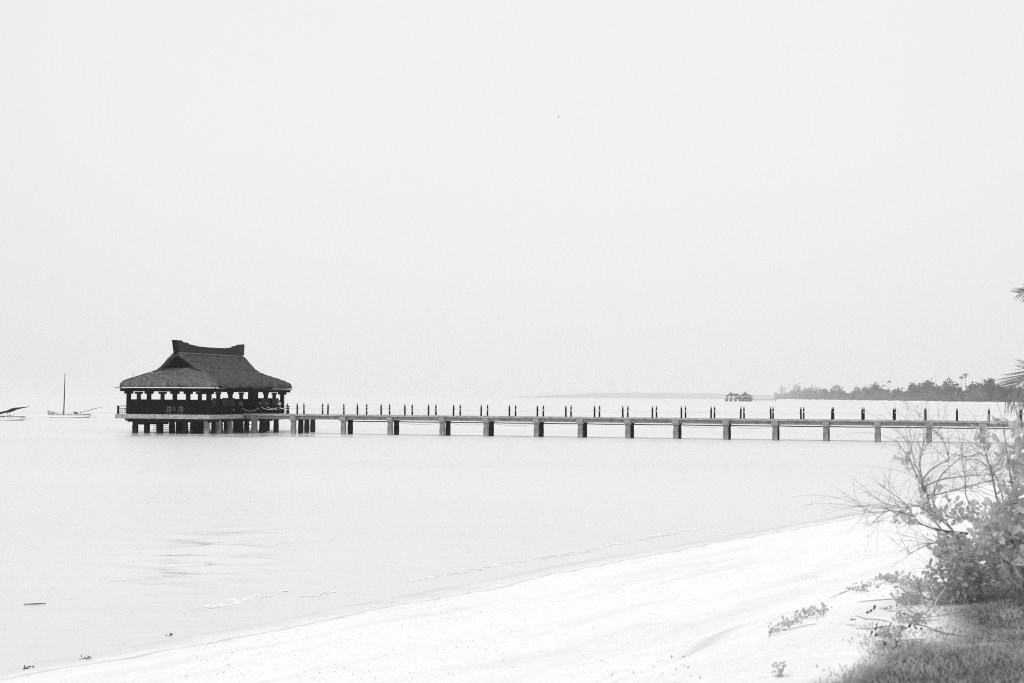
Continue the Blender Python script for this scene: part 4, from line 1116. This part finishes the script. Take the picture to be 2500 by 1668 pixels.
# ------------------------------------------------------------------ beach vines and litter at the foot of the bank
R2 = np.random.default_rng(5)
def vine(name, cx, cy, rx, ry, n, size, label, m_=M_leafd, slope=0.0):
    g = ground(cx, cy)
    r_ = thing(name, tuple(g), label, 'beach plant', 'creeping plants on the sand')
    P = []; R_ = []
    for _ in range(n):
        a_ = R2.normal(0,.45); b_ = R2.normal(0,.45)
        q = ground(cx+a_*rx, cy+b_*ry+slope*a_*rx); P.append((q.x, q.y, q.z+R2.uniform(.01,.07)))
    mb = MB()
    for k in range(max(3, n//28)):
        i = R2.integers(n); q = Vector(P[i]); pts = [q]
        d = Vector((R2.normal(),R2.normal()*.7,0)).normalized()
        for j in range(5):
            d = (d+Vector((R2.normal(),R2.normal(),0))*.35).normalized(); q = q+d*.05; pts.append(Vector((q.x,q.y,tz(q.x,q.y)+.012)))
        mb.tube(pts, .0022, 4)
    if n > 30: mb.part('runner', M_drift, r_)
    leaf_parts(r_, np.array(P), size, m_, min(n//2, 90), R2)
vine('beach_vine', 2170, 1420, 60, 9, 150, .045, 'pale creeping vine patch on the sand, the topmost band left of the shrubs')
vine('beach_vine', 2235, 1440, 45, 16, 170, .05, 'dense creeping vine directly left of the low shrub')
vine('beach_vine', 2105, 1445, 36, 6, 50, .04, 'thin row of creeping leaves left below the topmost vine band')
vine('beach_vine', 2220, 1475, 50, 12, 150, .05, 'leafy vine patch just above the bare sand pocket with sticks', slope=-.1)
vine('beach_vine', 1985, 1507, 45, 9, 70, .035, 'small pale vine patch on open sand, left of the sticks', slope=-.1)
vine('beach_vine', 1910, 1540, 45, 9, 70, .035, 'leftmost pale vine patch sloping down the open sand', slope=-.45)
vine('beach_vine', 2230, 1520, 50, 9, 90, .04, 'thin creeper between the sticks and the grass')
vine('beach_vine', 2170, 1560, 36, 12, 60, .04, 'sparse creeper around the dark dead leaves by the grass edge')
vine('beach_vine', 1985, 1415, 30, 4, 26, .032, 'faint row of small leaves on the sand, farthest left of the vine bands', slope=-.15)
vine('beach_vine', 1905, 1652, 30, 3, 22, .035, 'tiny sprig of leaves on the sand at the bottom edge')
# driftwood
sticks = [([(2088,1504),(2115,1512),(2150,1514),(2172,1519)],.008,'long thin driftwood stick in the bare sand pocket'),
          ([(2095,1471),(2130,1467),(2170,1464),(2200,1462)],.010,'driftwood stick lying under the upper vines'),
          ([(2066,1525),(2080,1527),(2090,1527)],.006,'short stick left of the bare sand pocket'),
          ([(2090,1535),(2120,1537),(2160,1530),(2200,1528)],.008,'bent driftwood stick below the long thin one'),
          ([(2220,1522),(2260,1530),(2300,1545)],.010,'dark stick running from the sand into the grass'),
          ([(2260,1537),(2320,1550),(2400,1562)],.010,'grey stick lying in the edge of the grass'),
          ([(2145,1484),(2175,1493),(2215,1491)],.007,'curved stick at the right of the bare sand pocket')]
for pts, r_, lab in sticks:
    r_ = r_*.36; Pq = [ground(*q)+Vector((0,0,r_*.8)) for q in pts]
    MB().tube(Pq, [r_*.6]+[r_]*(len(Pq)-2)+[r_*.5], 6).obj('driftwood_stick', M_drift, tuple(Pq[0]), lab, 'driftwood', 'driftwood sticks on the sand', smooth=True)
def clump(px, py, n, spread, size, name, label, cat, m_=M_dead, group=None, flat=.5):
    g = ground(px, py); mb = MB()
    A_ = R2.normal(size=(n,3))*np.array([spread,spread,spread*flat*.5])
    A_[:,2] = np.abs(A_[:,2])+.01
    P_ = A_+np.array(g); P_[:,2] = [tz(a[0],a[1])+abs(b_[2]) for a, b_ in zip(P_, A_)]
    V_, F_ = scatter_leaves(P_-np.array(g), size, R2)
    me = np_mesh(name, V_, F_, m_); o = bpy.data.objects.new(name, me); col.objects.link(o); o.location = g
    return tag(o, label, cat, group)
for px, py, n, s_, lab in [(2182,1540,14,.05,'upright dark dead leaves by the grass edge, upper clump'),(2196,1552,12,.045,'dark dead leaves right of the upper clump'),(2150,1541,6,.03,'small dark dead leaf left of the others'),
                       (2138,1557,6,.03,'dark curled leaf lowest left on the sand'),(2172,1577,10,.04,'dark dead leaf clump at the very edge of the grass'),(2235,1540,9,.04,'dead leaf clump beneath the dark stick'),
                       (2127,1496,7,.035,'dark pod on the bare sand pocket'),(2200,1504,6,.025,'small dark pod at the right of the sand pocket'),(2080,1515,4,.02,'tiny dark scrap left of the long stick'),(2172,1485,5,.025,'small dark scrap above the long stick')]:
    clump(px, py, n, s_, .034, 'dead_leaves', lab, 'dead leaves', group='dead leaves on the sand')
for px, py, lab in [(66,1633,'dark seaweed clump on the wet sand nearest the lower left corner'),(205,1610,'dark seaweed clump with a trailing strand, second from the left'),(408,1555,'dark seaweed clump at the waterline, third from the left')]:
    clump(px, py, 16, .06, .05, 'seaweed_clump', lab, 'seaweed', group='seaweed clumps at the waterline', flat=.35)
# scattered debris and wrack line
P = []; SZ = []
for i in range(650):
    k = R2.integers(4)
    if k == 0: px, py = R2.uniform(450,900), R2.uniform(1540,1660)
    elif k == 1: px, py = R2.uniform(700,2200), None
    elif k == 2: px, py = R2.uniform(900,1700), R2.uniform(1440,1660)
    else: px, py = R2.uniform(1300,2250), R2.uniform(1300,1420)
    if py is None: py = np.interp(px, [p_[0] for p_ in shore_px], [p_[1] for p_ in shore_px]) + R2.normal(16,7)
    q = ground(px, py)
    if q.z < .05: continue
    for _ in range(R2.integers(1,4)): P.append((q.x+R2.normal()*.05, q.y+R2.normal()*.05, q.z+.01))
P = np.array(P); V_, F_ = scatter_leaves(P, .019, R2)
me = np_mesh('beach_debris', V_, F_, M_bits); o = bpy.data.objects.new('beach_debris', me); col.objects.link(o)
tag(o, 'small bits of leaf and weed scattered over the pale sand', 'debris', kind='stuff')

# ------------------------------------------------------------------ grass on the bank
N = 330000
gx = R2.uniform(0.5, 9, N); gy = R2.uniform(7.0, 21, N)
ok = (gx/gy < (1330/FPX)) & (gx/gy > 0.17)
gx, gy = gx[ok], gy[ok]
z_, d_, e_ = terr(gx, gy)
nz_ = vnoise(gx*1.7, gy*1.7, 12)*.5 + .3*vnoise(gx*6, gy*6, 13)
ok = (-e_ + nz_ + .12 > R2.uniform(0,.5,len(gx)))
gx, gy, z_ = gx[ok], gy[ok], z_[ok]
n = len(gx); dens = .55+.9*np.clip(vnoise(gx*2.1, gy*2.1, 31)+.5, 0, 1)
hh = R2.uniform(.010,.034,n)*dens; az = R2.uniform(0,6.283,n); wd = R2.uniform(.0015,.0035,n)*1.4
lx, ly = R2.normal(0,.018,n), R2.normal(0,.018,n)
bx, by = np.cos(az)*wd, np.sin(az)*wd
V_ = np.stack([np.stack([gx-bx,gy-by,z_-.005],-1), np.stack([gx+bx,gy+by,z_-.005],-1), np.stack([gx+lx*.4+bx*.7,gy+ly*.4+by*.7,z_+hh*.6],-1), np.stack([gx+lx,gy+ly,z_+hh],-1), np.stack([gx+lx*.4-bx*.7,gy+ly*.4-by*.7,z_+hh*.6],-1)],1)
me = np_mesh('grass', V_.reshape(-1,3), np.arange(n*5).reshape(-1,5), M_grass)
o = bpy.data.objects.new('grass', me); col.objects.link(o); tag(o, 'short grey grass covering the bank in the lower right corner', 'grass', kind='stuff')

# ------------------------------------------------------------------ young coconut palm just outside the frame, fronds reaching in
def frond(root, pts, ll, w_, n, rng_, droop=.35, m_=M_palm):
    pts = [Vector(p_) for p_ in pts]; P = []
    for i in range(len(pts)-1):
        for k in range(8): P.append(pts[i].lerp(pts[i+1], k/8))
    P.append(pts[-1]); 
    rach = MB().tube(P, [.022*(1-.8*i/(len(P)-1)) for i in range(len(P))], 6).part('frond', m_, root, smooth=True)
    for i in range(n):
        f_ = .08+.92*i/(n-1); x = f_*(len(P)-1); j = min(int(x), len(P)-2); p_ = P[j].lerp(P[j+1], x-j); t_ = (P[j+1]-P[j]).normalized()
        for sgn in (-1, 1):
            side = t_.cross(Vector((0,1,.1))).normalized()
            if side.z < 0: side = -side
            side = side*sgn
            L_ = ll*(math.sin(math.pi*min(1,f_*.80+.12))**.6)*rng_.uniform(.85,1.1)
            wt = .42 if sgn > 0 else .85
            d = (t_*1.05+side*wt+Vector((rng_.normal()*.05,rng_.normal()*.3,rng_.normal()*.04))).normalized()
            q = [p_]; 
            for k in range(4): d = (d+Vector((0,0,-droop*.25))).normalized(); q.append(q[-1]+d*L_/4)
            wv = d.cross(Vector((0,1,0))).normalized()
            vs_ = []
            for k, a_ in enumerate(q):
                ww = w_*[.5,1,.9,.6,.05][k]; vs_ += [a_-wv*ww, a_+wv*ww+Vector((0,.003,0))]
            MB().add(vs_, [(k*2,k*2+1,k*2+3,k*2+2) for k in range(4)]).part('leaflet', m_, rach)
YPm = 24.0
cr = at(2740, 930, YPm)
gz = tz(cr.x+.5, YPm)
palm = thing('coconut_palm', (cr.x+.5, YPm, gz), 'coconut palm whose blurred fronds reach in at the right edge above the far wood', 'palm tree')
MB().tube([(cr.x+.5,YPm,gz-.1),(cr.x+.45,YPm,gz+.7),(cr.x+.2,YPm,gz+1.5),(cr.x,YPm,cr.z)],[.2,.15,.13,.12],10).part('trunk', M_ptrunk, palm, smooth=True)
R3 = np.random.default_rng(3)
frond(palm, [cr, at(2715,850,YPm-.1), at(2640,850,YPm-.2), at(2570,888,YPm-.3), at(2515,918,YPm-.3), at(2480,942,YPm-.35), at(2456,968,YPm-.4)], .66, .006, 60, R3, .06)
frond(palm, [cr, at(2700,885,YPm-.8), at(2620,893,YPm-.9), at(2560,898,YPm-1.0), at(2510,903,YPm-1.0)], .55, .006, 30, R3, .02)
frond(palm, [cr, at(2710,780,YPm), at(2650,722,YPm), at(2590,708,YPm), at(2530,708,YPm), at(2490,715,YPm)], .36, .006, 46, R3, .04)
frond(palm, [cr, at(2720,900,YPm+.5), at(2640,905,YPm+.6), at(2560,950,YPm+.6), at(2500,990,YPm+.6)], .45, .006, 30, R3, .1)
for az in (0.3, 1.3, 2.4, 3.6, 5.2):
    d = Vector((abs(math.cos(az))*.9+.1, math.sin(az), 0))
    frond(palm, [cr, cr+d*.8+Vector((0,0,.9)), cr+d*1.9+Vector((0,0,1.1)), cr+d*2.8+Vector((0,0,.5))], .5, .012, 16, R3, .3)

# ------------------------------------------------------------------ haze
HD = 1.15e-4
m = bpy.data.materials.new('haze'); m.use_nodes = True; n = m.node_tree.nodes; n.remove(n['Principled BSDF'])
pv = n.new('ShaderNodeVolumePrincipled'); pv.inputs['Color'].default_value = (.90,.90,.90,1); pv.inputs['Density'].default_value = HD; pv.inputs['Anisotropy'].default_value = 0.0
m.node_tree.links.new(pv.outputs[0], n['Material Output'].inputs['Volume'])
mb = MB(); mb.box(-S-100, S+100, -500, S+100, -4.4, 66); o = mb.obj('haze', m, (0,0,0), kind='stuff')
